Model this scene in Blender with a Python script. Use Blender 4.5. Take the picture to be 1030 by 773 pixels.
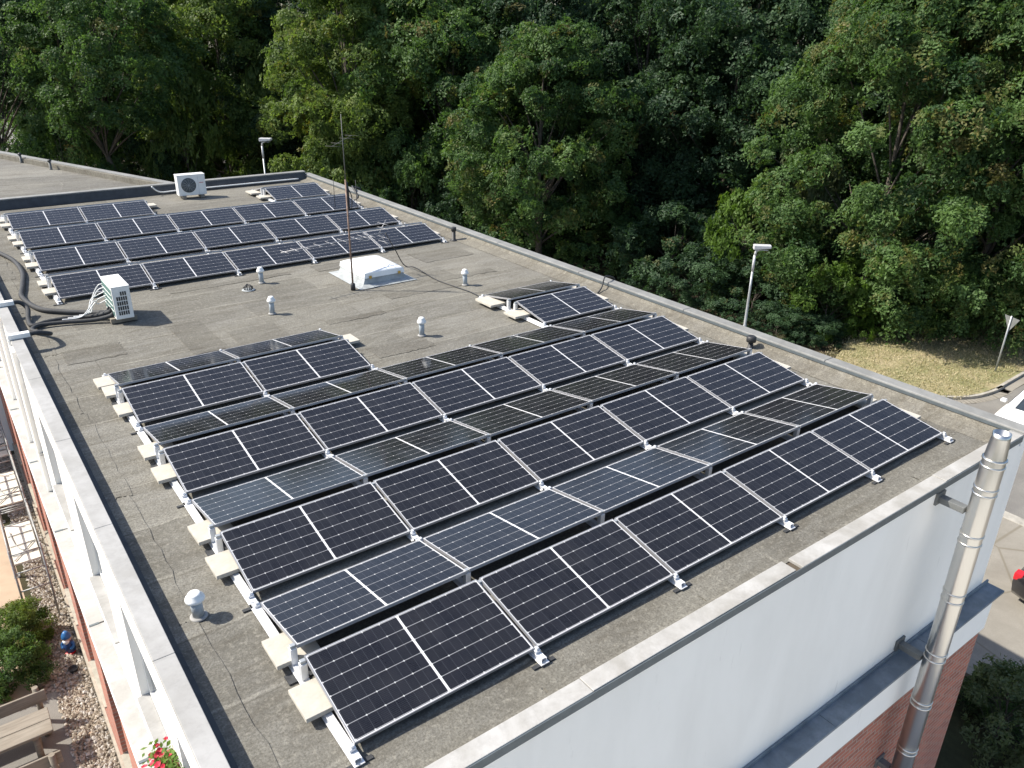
import bpy, bmesh, math, random
import numpy as np
from mathutils import Matrix, Vector
PI = math.pi; R_ = math.radians
for o in list(bpy.data.objects): bpy.data.objects.remove(o)
S = bpy.context.scene
# ------------------------------------------------------------------ camera, sky, sun, exposure
cam = bpy.data.objects.new('camera', bpy.data.cameras.new('camera'))
S.collection.objects.link(cam)
cam.matrix_world = Matrix(((0.80445, 0.23414, -0.54592, -1.7101), (-0.59385, 0.33843, -0.72993, -4.2388),
                           (0.01385, 0.9114, 0.4113, 5.147), (0, 0, 0, 1)))
cam.data.lens = 27.8826; cam.data.sensor_width = 36; cam.data.clip_start = 0.05; cam.data.clip_end = 1500
S.camera = cam
SUN_EL = R_(46.0); SUN_AZ = math.atan2(-0.79, 0.61)          # from +Y toward +X
world = bpy.data.worlds.new('World'); S.world = world; world.use_nodes = True
wn = world.node_tree.nodes; wl = world.node_tree.links
sky = wn.new('ShaderNodeTexSky'); sky.sky_type = 'NISHITA'; sky.sun_disc = False
sky.sun_elevation = SUN_EL; sky.sun_rotation = SUN_AZ % (2*PI); sky.air_density = 1.0; sky.dust_density = 2.0; sky.altitude = 250
wl.new(sky.outputs[0], wn['Background'].inputs['Color']); wn['Background'].inputs['Strength'].default_value = 0.125
sun = bpy.data.objects.new('sun', bpy.data.lights.new('sun', 'SUN')); S.collection.objects.link(sun)
sun.data.energy = 4.6; sun.data.angle = R_(0.5); sun.data.color = (1.0, 0.94, 0.84)
sd = Vector((-0.79*math.cos(SUN_EL), 0.61*math.cos(SUN_EL), math.sin(SUN_EL)))
sun.rotation_euler = sd.to_track_quat('Z', 'Y').to_euler(); sun.location = (-30, 30, 40)
S.view_settings.view_transform = 'Standard'; S.view_settings.look = 'None'
S.view_settings.exposure = 0.75; S.view_settings.gamma = 1.0; S.view_settings.use_curve_mapping = False
S.render.resolution_x = 1024; S.render.resolution_y = 768
S.render.engine = 'CYCLES'
S.cycles.max_bounces = 6; S.cycles.transparent_max_bounces = 6
COL = S.collection
GZ = -7.8                                                     # yard and street level; roof felt is z = 0

# ------------------------------------------------------------------ object helpers
def link(o):
    COL.objects.link(o); return o
def thing(name, label, cat, loc=(0, 0, 0), rot=(0, 0, 0), group=None):
    o = link(bpy.data.objects.new(name, None)); o.location = loc; o.rotation_euler = rot
    o.empty_display_size = 0.2; return tag(o, label, cat, group)
def tag(o, label, cat=None, group=None):
    o['label'] = label
    if cat: o['category'] = cat
    if group: o['group'] = group
    return o
def obj(name, bm, mats, parent=None, smooth=False, loc=(0, 0, 0), rot=(0, 0, 0)):
    me = bpy.data.meshes.new(name)
    bm.normal_update(); bm.to_mesh(me); bm.free()
    for m in (mats if isinstance(mats, (list, tuple)) else [mats]): me.materials.append(m)
    if smooth:
        for p in me.polygons: p.use_smooth = True
    o = link(bpy.data.objects.new(name, me)); o.location = loc; o.rotation_euler = rot
    if parent is not None: o.parent = parent
    return o
def struct(name, bm, m, kind='structure'):
    o = obj(name, bm, m); o['kind'] = kind; return o
def copy_tree(o, parent=None, loc=None, rot=None):
    c = link(o.copy())
    if parent is not None: c.parent = parent
    if loc is not None: c.location = loc
    if rot is not None: c.rotation_euler = rot
    for ch in list(o.children): copy_tree(ch, c)
    return c
def box(bm, x0, x1, y0, y1, z0, z1, bev=0.0, mi=0):
    vs = [bm.verts.new(p) for p in ((x0,y0,z0),(x1,y0,z0),(x1,y1,z0),(x0,y1,z0),(x0,y0,z1),(x1,y0,z1),(x1,y1,z1),(x0,y1,z1))]
    fs = [bm.faces.new([vs[i] for i in q]) for q in ((0,3,2,1),(4,5,6,7),(0,1,5,4),(1,2,6,5),(2,3,7,6),(3,0,4,7))]
    for f_ in fs: f_.material_index = mi
    if bev > 0:
        es = set(e for f_ in fs for e in f_.edges)
        r = bmesh.ops.bevel(bm, geom=list(es), offset=bev, segments=2, affect='EDGES', profile=0.5)
        for f_ in r['faces']: f_.material_index = mi
    return vs
def quad(bm, pts, mi=0):
    f_ = bm.faces.new([bm.verts.new(p) for p in pts]); f_.material_index = mi; return f_
def prism(bm, pts, z0, z1, mi=0):
    lo = [bm.verts.new((p[0], p[1], z0)) for p in pts]; hi = [bm.verts.new((p[0], p[1], z1)) for p in pts]
    n = len(pts); fs = [bm.faces.new(hi), bm.faces.new(lo[::-1])]
    for i in range(n): fs.append(bm.faces.new((lo[i], lo[(i+1) % n], hi[(i+1) % n], hi[i])))
    for f_ in fs: f_.material_index = mi
def tube(bm, pts, rad, n=8, mi=0, cap=True, smooth=True):
    pts = [Vector(p) for p in pts]
    rad = rad if isinstance(rad, (list, tuple)) else [rad]*len(pts)
    rings = []; up = None
    for i, p in enumerate(pts):
        d = (pts[min(i+1, len(pts)-1)]-pts[max(i-1, 0)])
        d = d.normalized() if d.length > 1e-9 else Vector((0, 0, 1))
        if up is None:
            up = Vector((0, 0, 1)) if abs(d.z) < 0.9 else Vector((1, 0, 0))
        a = d.cross(up)
        a = a.normalized() if a.length > 1e-6 else d.orthogonal().normalized()
        b = d.cross(a).normalized(); up = -b if False else b.cross(d).cross(d)*0 + up
        rings.append([bm.verts.new(p+(a*math.cos(2*PI*k/n)+b*math.sin(2*PI*k/n))*rad[i]) for k in range(n)])
    for i in range(len(rings)-1):
        for k in range(n):
            f_ = bm.faces.new((rings[i][k], rings[i][(k+1) % n], rings[i+1][(k+1) % n], rings[i+1][k]))
            f_.material_index = mi; f_.smooth = smooth
    if cap:
        for r in (rings[0][::-1], rings[-1]):
            f_ = bm.faces.new(r); f_.material_index = mi
def lathe(bm, prof, cx=0, cy=0, n=24, mi=0):
    rings = [[bm.verts.new((cx+r*math.cos(2*PI*k/n), cy+r*math.sin(2*PI*k/n), z)) for k in range(n)] for r, z in prof]
    for i in range(len(rings)-1):
        for k in range(n):
            f_ = bm.faces.new((rings[i][k], rings[i][(k+1) % n], rings[i+1][(k+1) % n], rings[i+1][k])); f_.smooth = True; f_.material_index = mi
    for r, s in ((rings[0], -1), (rings[-1], 1)):
        f_ = bm.faces.new(r[::-1] if s < 0 else r); f_.material_index = mi
def spline(pts, n=8):
    pts = [Vector(p) for p in pts]; out = []
    for i in range(len(pts)-1):
        p0 = pts[max(i-1, 0)]; p1 = pts[i]; p2 = pts[i+1]; p3 = pts[min(i+2, len(pts)-1)]
        for k in range(n):
            t = k/n
            out.append(0.5*((2*p1)+(p2-p0)*t+(2*p0-5*p1+4*p2-p3)*t*t+(3*p1-p0-3*p2+p3)*t**3))
    out.append(pts[-1]); return out
BM = bmesh.new

# ------------------------------------------------------------------ material helpers
class NT:
    def __init__(s, name):
        s.m = bpy.data.materials.new(name); s.m.use_nodes = True
        s.t = s.m.node_tree; s.n = s.t.nodes; s.b = s.n['Principled BSDF']; s.out = s.n['Material Output']
    def L(s, a, b): s.t.links.new(a, b)
    def coord(s, kind='Object'): return s.n.new('ShaderNodeTexCoord').outputs[kind]
    def map(s, v, scale=(1, 1, 1), rot=(0, 0, 0), loc=(0, 0, 0)):
        m = s.n.new('ShaderNodeMapping'); s.L(v, m.inputs[0]); m.inputs['Scale'].default_value = scale
        m.inputs['Rotation'].default_value = rot; m.inputs['Location'].default_value = loc; return m.outputs[0]
    def noise(s, v, scale, detail=4, rough=0.55, dist=0.0):
        q = s.n.new('ShaderNodeTexNoise'); s.L(v, q.inputs['Vector']); q.inputs['Scale'].default_value = scale
        q.inputs['Detail'].default_value = detail; q.inputs['Roughness'].default_value = rough; q.inputs['Distortion'].default_value = dist
        return q.outputs['Fac']
    def ramp(s, v, stops, interp='LINEAR'):
        r = s.n.new('ShaderNodeValToRGB'); s.L(v, r.inputs[0]); e = r.color_ramp.elements; r.color_ramp.interpolation = interp
        while len(e) < len(stops): e.new(0.5)
        for i, (p, c) in enumerate(stops):
            e[i].position = p; e[i].color = (c, c, c, 1) if isinstance(c, (int, float)) else (*c, 1)
        return r.outputs[0]
    def mix(s, f, a, b, mode='MIX'):
        m = s.n.new('ShaderNodeMix'); m.data_type = 'RGBA'; m.blend_type = mode
        for v, i in ((f, 0), (a, 6), (b, 7)):
            if hasattr(v, 'is_output'): s.L(v, m.inputs[i])
            elif i == 0: m.inputs[0].default_value = v
            else: m.inputs[i].default_value = (v, v, v, 1) if isinstance(v, (int, float)) else (*v, 1)
        return m.outputs[2]
    def math(s, op, a, b=0.0, c=0.0, clamp=False):
        m = s.n.new('ShaderNodeMath'); m.operation = op; m.use_clamp = clamp
        for v, i in ((a, 0), (b, 1), (c, 2)):
            if hasattr(v, 'is_output'): s.L(v, m.inputs[i])
            else: m.inputs[i].default_value = v
        return m.outputs[0]
    def sep(s, v):
        q = s.n.new('ShaderNodeSeparateXYZ'); s.L(v, q.inputs[0]); return q.outputs
    def bump(s, h, strength=0.3, dist=0.02):
        b = s.n.new('ShaderNodeBump'); s.L(h, b.inputs['Height']); b.inputs['Strength'].default_value = strength
        b.inputs['Distance'].default_value = dist; s.L(b.outputs[0], s.b.inputs['Normal'])
    def col(s, c):
        if hasattr(c, 'is_output'): s.L(c, s.b.inputs['Base Color'])
        else: s.b.inputs['Base Color'].default_value = (*c, 1)
    def set(s, rough=0.6, metal=0.0, spec=0.5, coat=0.0):
        s.b.inputs['Roughness'].default_value = rough; s.b.inputs['Metallic'].default_value = metal
        s.b.inputs['Specular IOR Level'].default_value = spec; s.b.inputs['Coat Weight'].default_value = coat; return s.m
def mat(name, c, rough=0.6, metal=0.0, var=0.15, scale=6.0, bump=0.0, spec=0.5, bscale=None, coat=0.0):
    t = NT(name); v = t.coord(); n = t.noise(v, scale, 5, 0.6)
    lo = tuple(x*(1-var) for x in c); hi = tuple(min(1, x*(1+var)) for x in c)
    t.col(t.ramp(n, [(0.3, lo), (0.7, hi)]))
    if bump: t.bump(t.noise(v, bscale or scale*4, 4), bump, 0.01)
    return t.set(rough, metal, spec, coat)

# roofing felt: sheets laid along X, seams, granules, rain stains
def felt_mat(name, base, seams=True, rot=0.0, roww=1.02):
    t = NT(name); v = t.coord()
    if rot: v = t.map(v, rot=(0, 0, rot))
    k = lambda *f: tuple(x*y for x, y in zip(base, f*3 if len(f) == 1 else f))
    big = t.noise(v, 0.45, 5, 0.6); gran = t.noise(v, 48, 3, 0.75); gran2 = t.noise(v, 17, 4, 0.75)
    mid = t.noise(t.map(v, scale=(0.5, 2.2, 1)), 1.5, 7, 0.68, 0.8); grime = t.noise(t.map(v, rot=(0, 0, 0.12), scale=(0.9, 4.2, 1)), 1.1, 7, 0.7, 0.6)
    c = t.mix(t.ramp(mid, [(0.34, 0), (0.66, 1)]), k(0.72, 0.70, 0.66), k(1.22))
    c = t.mix(t.ramp(big, [(0.42, 0), (0.66, 0.7)]), c, k(1.34, 1.32, 1.24))
    c = t.mix(t.ramp(grime, [(0.50, 0), (0.66, 0.55)]), c, k(0.54, 0.49, 0.42))
    if seams:
        w = t.noise(v, 1.3, 4, 0.6); cb = t.n.new('ShaderNodeCombineXYZ'); t.L(t.math('MULTIPLY', t.math('SUBTRACT', w, 0.5), 0.16), cb.inputs[1])
        wob = t.n.new('ShaderNodeVectorMath'); wob.operation = 'ADD'; t.L(v, wob.inputs[0]); t.L(cb.outputs[0], wob.inputs[1])
        def brk(vec, mort, smooth):
            b_ = t.n.new('ShaderNodeTexBrick'); t.L(vec, b_.inputs['Vector']); b_.offset = 0.37; b_.inputs['Scale'].default_value = 1.0
            b_.inputs['Mortar Size'].default_value = mort; b_.inputs['Mortar Smooth'].default_value = smooth; b_.inputs['Brick Width'].default_value = 4.7; b_.inputs['Row Height'].default_value = roww
            b_.inputs['Color1'].default_value = (0.74, 0.74, 0.735, 1); b_.inputs['Color2'].default_value = (1.18, 1.18, 1.17, 1); b_.inputs['Mortar'].default_value = (1, 1, 1, 1); return b_
        br = brk(wob.outputs[0], 0.028, 1.0); c = t.mix(0.8, c, br.outputs['Color'], 'MULTIPLY')
        brokn = t.ramp(t.noise(v, 0.9, 4, 0.6), [(0.40, 0.0), (0.62, 1.0)])
        c = t.mix(t.math('MULTIPLY', t.math('MULTIPLY', br.outputs['Fac'], 0.9), brokn), c, k(1.75, 1.72, 1.62))  # pale seam lines: lit lap edges put into the colour
        b2 = brk(t.map(wob.outputs[0], loc=(0, 0.035, 0)), 0.012, 0.8)
        c = t.mix(t.math('MULTIPLY', t.math('MULTIPLY', b2.outputs['Fac'], 0.65), t.math('SUBTRACT', 1.0, t.math('MULTIPLY', brokn, 0.5))), c, k(0.48, 0.45, 0.40))
    c = t.mix(t.ramp(gran, [(0.30, 0.85), (0.64, 0.0)]), c, k(0.42, 0.40, 0.37))
    c = t.mix(t.ramp(gran2, [(0.52, 0.0), (0.74, 0.55)]), c, k(1.7, 1.66, 1.56))
    h = t.math('ADD', t.math('MULTIPLY', gran, 0.6), gran2)
    t.col(c); t.bump(h, 0.7, 0.012)
    return t.set(0.95, 0, 0.2)
M = {}
M['felt'] = felt_mat('roof_felt', (0.203, 0.197, 0.178))
M['felt_patch'] = felt_mat('patch_felt', (0.165, 0.159, 0.142), seams=False)
M['felt_adj'] = felt_mat('neighbour_felt', (0.20, 0.196, 0.182), rot=0.15, roww=1.6)
M['felt_up'] = felt_mat('upstand_felt', (0.20, 0.19, 0.165), seams=False)
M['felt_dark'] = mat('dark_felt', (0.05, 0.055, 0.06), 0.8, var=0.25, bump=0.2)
def plaster(name, c, stain=(0.62, 0.6, 0.55), amt=0.35, sc=(0.8, 0.8, 0.25)):
    t = NT(name); v = t.coord(); n = t.noise(t.map(v, scale=sc), 1.6, 6, 0.6, 0.3); g = t.noise(v, 90, 3)
    drip = t.noise(t.map(v, scale=(6, 6, 0.8)), 1.2, 7, 0.72)
    cc = t.mix(t.ramp(n, [(0.42, 0), (0.75, amt)]), c, stain)
    cc = t.mix(t.ramp(drip, [(0.62, 0), (0.76, amt*2.4)]), cc, stain)
    t.col(cc); t.bump(g, 0.15, 0.004); return t.set(0.85, 0, 0.3)
M['plaster'] = plaster('white_plaster', (0.93, 0.905, 0.855), (0.55, 0.53, 0.48), 0.20)
M['band'] = plaster('white_band', (0.91, 0.89, 0.85), amt=0.12)
def coping(name, a, b):
    t = NT(name); v = t.coord(); n = t.noise(v, 1.7, 6, 0.65, 0.5); n2 = t.noise(v, 9, 5, 0.7)
    c = t.mix(t.ramp(n, [(0.4, 0), (0.62, 1)]), a, b); c = t.mix(t.ramp(n2, [(0.45, 0), (0.8, 0.5)]), c, tuple(x*0.7 for x in a))
    t.col(c); t.bump(t.noise(v, 60, 3), 0.12, 0.004); return t.set(0.7, 0, 0.4)
M['cop_white'] = coping('pale_coping', (0.30, 0.294, 0.28), (0.37, 0.365, 0.355))
M['cop_grey'] = coping('weathered_coping', (0.32, 0.307, 0.28), (0.43, 0.42, 0.40))
M['cop_dull'] = coping('dull_metal_coping', (0.20, 0.20, 0.19), (0.255, 0.255, 0.245))
M['zinc'] = coping('blue_grey_zinc', (0.15, 0.175, 0.20), (0.24, 0.27, 0.30)); 
M['drip'] = mat('drip_edge', (0.12, 0.14, 0.15), 0.5, 0.3)
def brick(name):
    t = NT(name); o = t.sep(t.coord()); cb = t.n.new('ShaderNodeCombineXYZ')
    t.L(t.math('ADD', o[0], o[1]), cb.inputs[0]); t.L(o[2], cb.inputs[1])
    br = t.n.new('ShaderNodeTexBrick'); t.L(cb.outputs[0], br.inputs['Vector']); br.inputs['Scale'].default_value = 1
    br.inputs['Brick Width'].default_value = 0.25; br.inputs['Row Height'].default_value = 0.085; br.inputs['Mortar Size'].default_value = 0.010
    br.inputs['Color1'].default_value = (0.46, 0.15, 0.10, 1); br.inputs['Color2'].default_value = (0.27, 0.09, 0.065, 1); br.inputs['Mortar'].default_value = (0.34, 0.29, 0.25, 1)
    n = t.noise(t.coord(), 9, 4); c = t.mix(t.ramp(n, [(0.4, 0), (0.75, 0.5)]), br.outputs['Color'], (0.42, 0.24, 0.18))
    t.col(c); t.bump(br.outputs['Fac'], -0.4, 0.008); return t.set(0.85, 0, 0.3)
M['brick'] = brick('red_brick')
M['concrete'] = mat('concrete_plinth', (0.36, 0.33, 0.27), 0.9, var=0.2, bump=0.2)
M['slab'] = mat('pale_concrete_slab', (0.46, 0.43, 0.37), 0.9, var=0.10, scale=14, bump=0.2)
M['alu'] = mat('anodised_aluminium', (0.34, 0.34, 0.35), 0.45, 0.4, var=0.06)
M['white_rail'] = mat('galvanised_rail', (0.74, 0.75, 0.76), 0.4, 0.35, var=0.08)
M['dark_plastic'] = mat('dark_plastic', (0.025, 0.026, 0.028), 0.55, var=0.2)
M['rubber'] = mat('pipe_insulation', (0.035, 0.037, 0.04), 0.75, var=0.3, scale=20, bump=0.2)
M['white_plastic'] = mat('white_plastic', (0.80, 0.80, 0.78), 0.45, var=0.04)
M['ac_white'] = mat('white_enamel', (0.78, 0.78, 0.75), 0.4, var=0.05)
M['coil'] = mat('teal_coil', (0.12, 0.22, 0.20), 0.5, 0.3, var=0.2, scale=30)
M['grey_pvc'] = mat('grey_pvc', (0.34, 0.38, 0.41), 0.5, var=0.12, scale=12)
M['steel_pole'] = mat('galvanised_steel', (0.42, 0.44, 0.45), 0.5, 0.5, var=0.15)
M['lamp_grey'] = mat('lamp_paint', (0.55, 0.56, 0.57), 0.5, 0.1, var=0.08)
M['scaff'] = mat('scaffold_steel', (0.34, 0.34, 0.33), 0.6, 0.4, var=0.25, scale=14)
M['rust'] = mat('rusty_mast', (0.25, 0.17, 0.13), 0.8, 0.2, var=0.5, scale=9, bump=0.2)
M['bracket'] = mat('dull_bracket', (0.16, 0.165, 0.16), 0.6, 0.3, var=0.2)
M['dome'] = mat('opal_dome', (0.86, 0.87, 0.86), 0.25, var=0.02, coat=0.3)
M['dull'] = mat('dull_weathered_metal', (0.16, 0.16, 0.15), 0.6, 0.2, var=0.2)
M['bitumen'] = mat('grey_flashing', (0.33, 0.35, 0.35), 0.6, var=0.25, bump=0.2)
M['glass_dark'] = mat('window_glass', (0.03, 0.04, 0.05), 0.05, var=0.2)
M['soil'] = mat('soil', (0.075, 0.06, 0.042), 0.95, var=0.4, scale=3, bump=0.5)
M['red_flower'] = mat('red_petal', (0.42, 0.008, 0.035), 0.6, var=0.3, scale=30)
M['rim'] = mat('wheel_rim', (0.5, 0.5, 0.52), 0.35, 0.8); M['tyre'] = mat('tyre_rubber', (0.02, 0.02, 0.02), 0.85)
M['car_white'] = mat('white_car_paint', (0.82, 0.82, 0.82), 0.3, var=0.02, coat=0.8); M['car_black'] = mat('black_car_paint', (0.012, 0.012, 0.014), 0.3, var=0.1, coat=0.9)
M['red_lens'] = mat('red_lens', (0.55, 0.02, 0.03), 0.15, var=0.1); M['clear_lens'] = mat('clear_lens', (0.6, 0.62, 0.64), 0.1)
def steel():
    t = NT('polished_flue_steel'); t.col((0.66, 0.645, 0.61)); n = t.noise(t.map(t.coord(), scale=(3, 3, 0.4)), 3, 3)
    t.bump(n, 0.06, 0.02); return t.set(0.30, 1.0)
M['flue'] = steel()
def wood():
    t = NT('weathered_wood'); v = t.map(t.coord(), scale=(0.8, 7, 7)); n = t.noise(v, 2.2, 6, 0.65, 0.8); n2 = t.noise(t.coord(), 2.2, 4)
    c = t.ramp(n, [(0.25, (0.155, 0.138, 0.112)), (0.5, (0.235, 0.21, 0.172)), (0.8, (0.31, 0.28, 0.235))])
    c = t.mix(t.ramp(n2, [(0.45, 0), (0.75, 0.5)]), c, (0.18, 0.15, 0.11)); t.col(c); t.bump(n, 0.3, 0.01); return t.set(0.85, 0, 0.25)
M['wood'] = wood()
# photovoltaic glass: 6 x 20 half-cut cells
PL, PW = 1.755, 0.94
def pv():
    t = NT('photovoltaic_glass'); o = t.sep(t.coord()); x, y = o[0], o[1]
    m = 0.022; rp = (PW-2*m)/6; half = (PL-2*m-0.022)/2; cp = half/10
    fy = t.math('FRACT', t.math('DIVIDE', t.math('SUBTRACT', y, m), rp)); dy = t.math('MULTIPLY', t.math('SUBTRACT', 0.5, t.math('ABSOLUTE', t.math('SUBTRACT', fy, 0.5))), rp)
    xs = t.math('SUBTRACT', t.math('ABSOLUTE', t.math('SUBTRACT', x, PL/2)), 0.011)
    fx = t.math('FRACT', t.math('DIVIDE', xs, cp)); dx = t.math('MULTIPLY', t.math('SUBTRACT', 0.5, t.math('ABSOLUTE', t.math('SUBTRACT', fx, 0.5))), cp)
    rowline = t.math('LESS_THAN', dy, 0.0026); colline = t.math('LESS_THAN', dx, 0.0016)
    centre = t.math('LESS_THAN', xs, 0.0)
    fx2 = t.math('FRACT', t.math('DIVIDE', xs, cp*2)); dx2 = t.math('MULTIPLY', t.math('SUBTRACT', 0.5, t.math('ABSOLUTE', t.math('SUBTRACT', fx2, 0.5))), cp*2)
    dia = t.math('LESS_THAN', t.math('ADD', dx2, dy), 0.010)
    ex = t.math('MINIMUM', x, t.math('SUBTRACT', PL, x)); ey = t.math('MINIMUM', y, t.math('SUBTRACT', PW, y))
    edge = t.math('LESS_THAN', t.math('MINIMUM', ex, ey), 0.0155)
    fb = t.math('FRACT', t.math('DIVIDE', t.math('SUBTRACT', y, m), rp/9)); bus = t.math('LESS_THAN', t.math('ABSOLUTE', t.math('SUBTRACT', fb, 0.5)), 0.035)
    ci = t.n.new('ShaderNodeCombineXYZ'); t.L(t.math('FLOOR', t.math('DIVIDE', t.math('SUBTRACT', x, PL/2), cp)), ci.inputs[0]); t.L(t.math('FLOOR', t.math('DIVIDE', t.math('SUBTRACT', y, m), rp)), ci.inputs[1])
    wnz = t.n.new('ShaderNodeTexWhiteNoise'); t.L(ci.outputs[0], wnz.inputs['Vector'])
    cell = t.mix(wnz.outputs['Value'], (0.0072, 0.0074, 0.0105), (0.0125, 0.0128, 0.017))
    c = t.mix(t.math('MULTIPLY', bus, 0.16), cell, (0.22, 0.23, 0.25))
    c = t.mix(t.math('MULTIPLY', colline, 0.22), c, (0.16, 0.17, 0.19))
    white = t.math('MAXIMUM', t.math('MAXIMUM', rowline, dia), t.math('MAXIMUM', centre, edge))
    c = t.mix(rowline, c, (0.30, 0.30, 0.31)); c = t.mix(dia, c, (0.46, 0.46, 0.46)); c = t.mix(t.math('MAXIMUM', centre, edge), c, (0.66, 0.66, 0.66))
    dust = t.noise(t.coord('Object'), 2.2, 5, 0.6)
    c = t.mix(t.ramp(dust, [(0.35, 0.0), (0.8, 0.045)]), c, (0.28, 0.28, 0.27))
    t.col(c); t.b.inputs['IOR'].default_value = 1.45
    t.L(t.ramp(dust, [(0.3, 0.07), (0.75, 0.16)]), t.b.inputs['Roughness'])
    t.b.inputs['Specular IOR Level'].default_value = 0.42
    return t.m
M['pv'] = pv()
# foliage
def leaf_mat(name, dark, light, tip=(0.16, 0.12, 0.03), transl=0.42):
    t = NT(name); a = t.n.new('ShaderNodeAttribute'); a.attribute_name = 'tint'; s_ = t.n.new('ShaderNodeSeparateColor'); t.L(a.outputs['Color'], s_.inputs[0])
    c = t.mix(s_.outputs[0], dark, light); c = t.mix(s_.outputs[1], c, tip)
    t.col(c); t.set(0.55, 0, 0.25)
    tr = t.n.new('ShaderNodeBsdfTranslucent'); tc = t.mix(1.0, c, (1.25, 1.35, 0.7), 'MULTIPLY'); t.L(tc, tr.inputs['Color'])
    mx = t.n.new('ShaderNodeMixShader'); mx.inputs[0].default_value = transl; t.L(t.b.outputs[0], mx.inputs[1]); t.L(tr.outputs[0], mx.inputs[2]); t.L(mx.outputs[0], t.out.inputs['Surface'])
    return t.m
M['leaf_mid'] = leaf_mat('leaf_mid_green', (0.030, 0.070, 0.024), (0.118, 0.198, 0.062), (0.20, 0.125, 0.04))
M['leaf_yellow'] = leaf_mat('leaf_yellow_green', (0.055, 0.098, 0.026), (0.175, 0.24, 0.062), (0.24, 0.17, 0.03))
M['leaf_shade_dark'] = leaf_mat('leaf_shade_dark_green', (0.020, 0.046, 0.023), (0.064, 0.118, 0.052), (0.13, 0.09, 0.03), 0.35)  # shade inside the wood put into a darker leaf colour
M['leaf_bright'] = leaf_mat('leaf_bright_green', (0.06, 0.11, 0.02), (0.13, 0.22, 0.04), (0.2, 0.2, 0.04), 0.4)
M['leaf_pale'] = leaf_mat('leaf_pale_green', (0.07, 0.10, 0.045), (0.17, 0.20, 0.10), (0.22, 0.22, 0.12))
M['bark'] = mat('bark', (0.085, 0.072, 0.058), 0.95, var=0.4, scale=7, bump=0.6)

# ------------------------------------------------------------------ ground and street
t = NT('earth'); v = t.coord(); n = t.noise(v, 0.35, 6, 0.6); n2 = t.noise(v, 4, 5, 0.7)
c = t.mix(t.ramp(n, [(0.4, 0), (0.6, 1)]), (0.055, 0.06, 0.028), (0.07, 0.052, 0.033)); c = t.mix(t.ramp(n2, [(0.4, 0.5), (0.7, 0)]), c, (0.03, 0.028, 0.017))
t.col(c); t.bump(n2, 0.6, 0.06); M['earth'] = t.set(0.95, 0, 0.2)
t = NT('dry_grass'); v = t.coord(); n = t.noise(v, 0.5, 5, 0.6, 0.5); n2 = t.noise(v, 7, 6, 0.75); n3 = t.noise(v, 2.2, 5, 0.6)
c = t.mix(t.ramp(n, [(0.38, 0), (0.62, 1)]), (0.40, 0.335, 0.215), (0.25, 0.245, 0.125)); c = t.mix(t.ramp(n2, [(0.35, 0.6), (0.62, 0)]), c, (0.14, 0.12, 0.05)); c = t.mix(t.ramp(n3, [(0.55, 0), (0.72, 0.6)]), c, (0.12, 0.15, 0.05))
t.col(c); t.bump(n2, 0.8, 0.05); M['grass'] = t.set(0.95, 0, 0.2)
t = NT('asphalt'); v = t.coord(); n = t.noise(v, 0.8, 5, 0.6); n2 = t.noise(v, 60, 3, 0.7)
c = t.mix(t.ramp(n, [(0.35, 0), (0.65, 1)]), (0.19, 0.18, 0.166), (0.245, 0.233, 0.21)); c = t.mix(t.ramp(n2, [(0.4, 0.45), (0.65, 0)]), c, (0.09, 0.09, 0.088)); t.col(c); t.bump(n2, 0.3, 0.006); M['asphalt'] = t.set(0.9, 0, 0.3)
t = NT('pavement_concrete'); v = t.coord(); n = t.noise(v, 0.9, 6, 0.65, 0.4); vo = t.n.new('ShaderNodeTexVoronoi'); vo.feature = 'DISTANCE_TO_EDGE'; t.L(t.map(v, loc=(0.3, 0.6, 0)), vo.inputs['Vector']); vo.inputs['Scale'].default_value = 0.42
c = t.mix(t.ramp(n, [(0.35, 0), (0.65, 1)]), (0.22, 0.203, 0.172), (0.285, 0.265, 0.228)); c = t.mix(t.ramp(vo.outputs['Distance'], [(0.006, 0.7), (0.016, 0)]), c, (0.16, 0.14, 0.10)); c = t.mix(t.ramp(t.noise(v, 45, 3), [(0.4, 0.3), (0.6, 0)]), c, (0.2, 0.18, 0.15)); t.col(c); M['paving'] = t.set(0.9, 0, 0.3)
M['bounce_forecourt'] = mat('pale_bounce_forecourt', (0.55, 0.53, 0.48), 0.9, var=0.12, scale=2, bump=0.1)
M['kerb'] = mat('kerb_stone', (0.34, 0.32, 0.28), 0.9, var=0.25, scale=5, bump=0.2)
M['sand'] = mat('sand_yard', (0.40, 0.305, 0.22), 0.95, var=0.14, scale=1.6, bump=0.3)
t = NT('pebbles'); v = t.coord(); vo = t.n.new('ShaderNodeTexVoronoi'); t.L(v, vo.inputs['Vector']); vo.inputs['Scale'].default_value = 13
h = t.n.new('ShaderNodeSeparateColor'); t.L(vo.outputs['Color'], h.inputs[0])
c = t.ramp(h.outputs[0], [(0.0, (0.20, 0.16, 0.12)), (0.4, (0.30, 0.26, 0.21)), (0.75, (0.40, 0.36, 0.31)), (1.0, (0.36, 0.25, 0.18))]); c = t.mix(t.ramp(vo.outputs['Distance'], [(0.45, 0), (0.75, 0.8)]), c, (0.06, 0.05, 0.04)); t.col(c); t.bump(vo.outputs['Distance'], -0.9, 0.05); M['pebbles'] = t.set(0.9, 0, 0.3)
M['stone'] = None
t = NT('loose_stones'); a = t.n.new('ShaderNodeAttribute'); a.attribute_name = 'tint'; t.col(a.outputs['Color']); M['stone'] = t.set(0.9, 0, 0.3)

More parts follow.
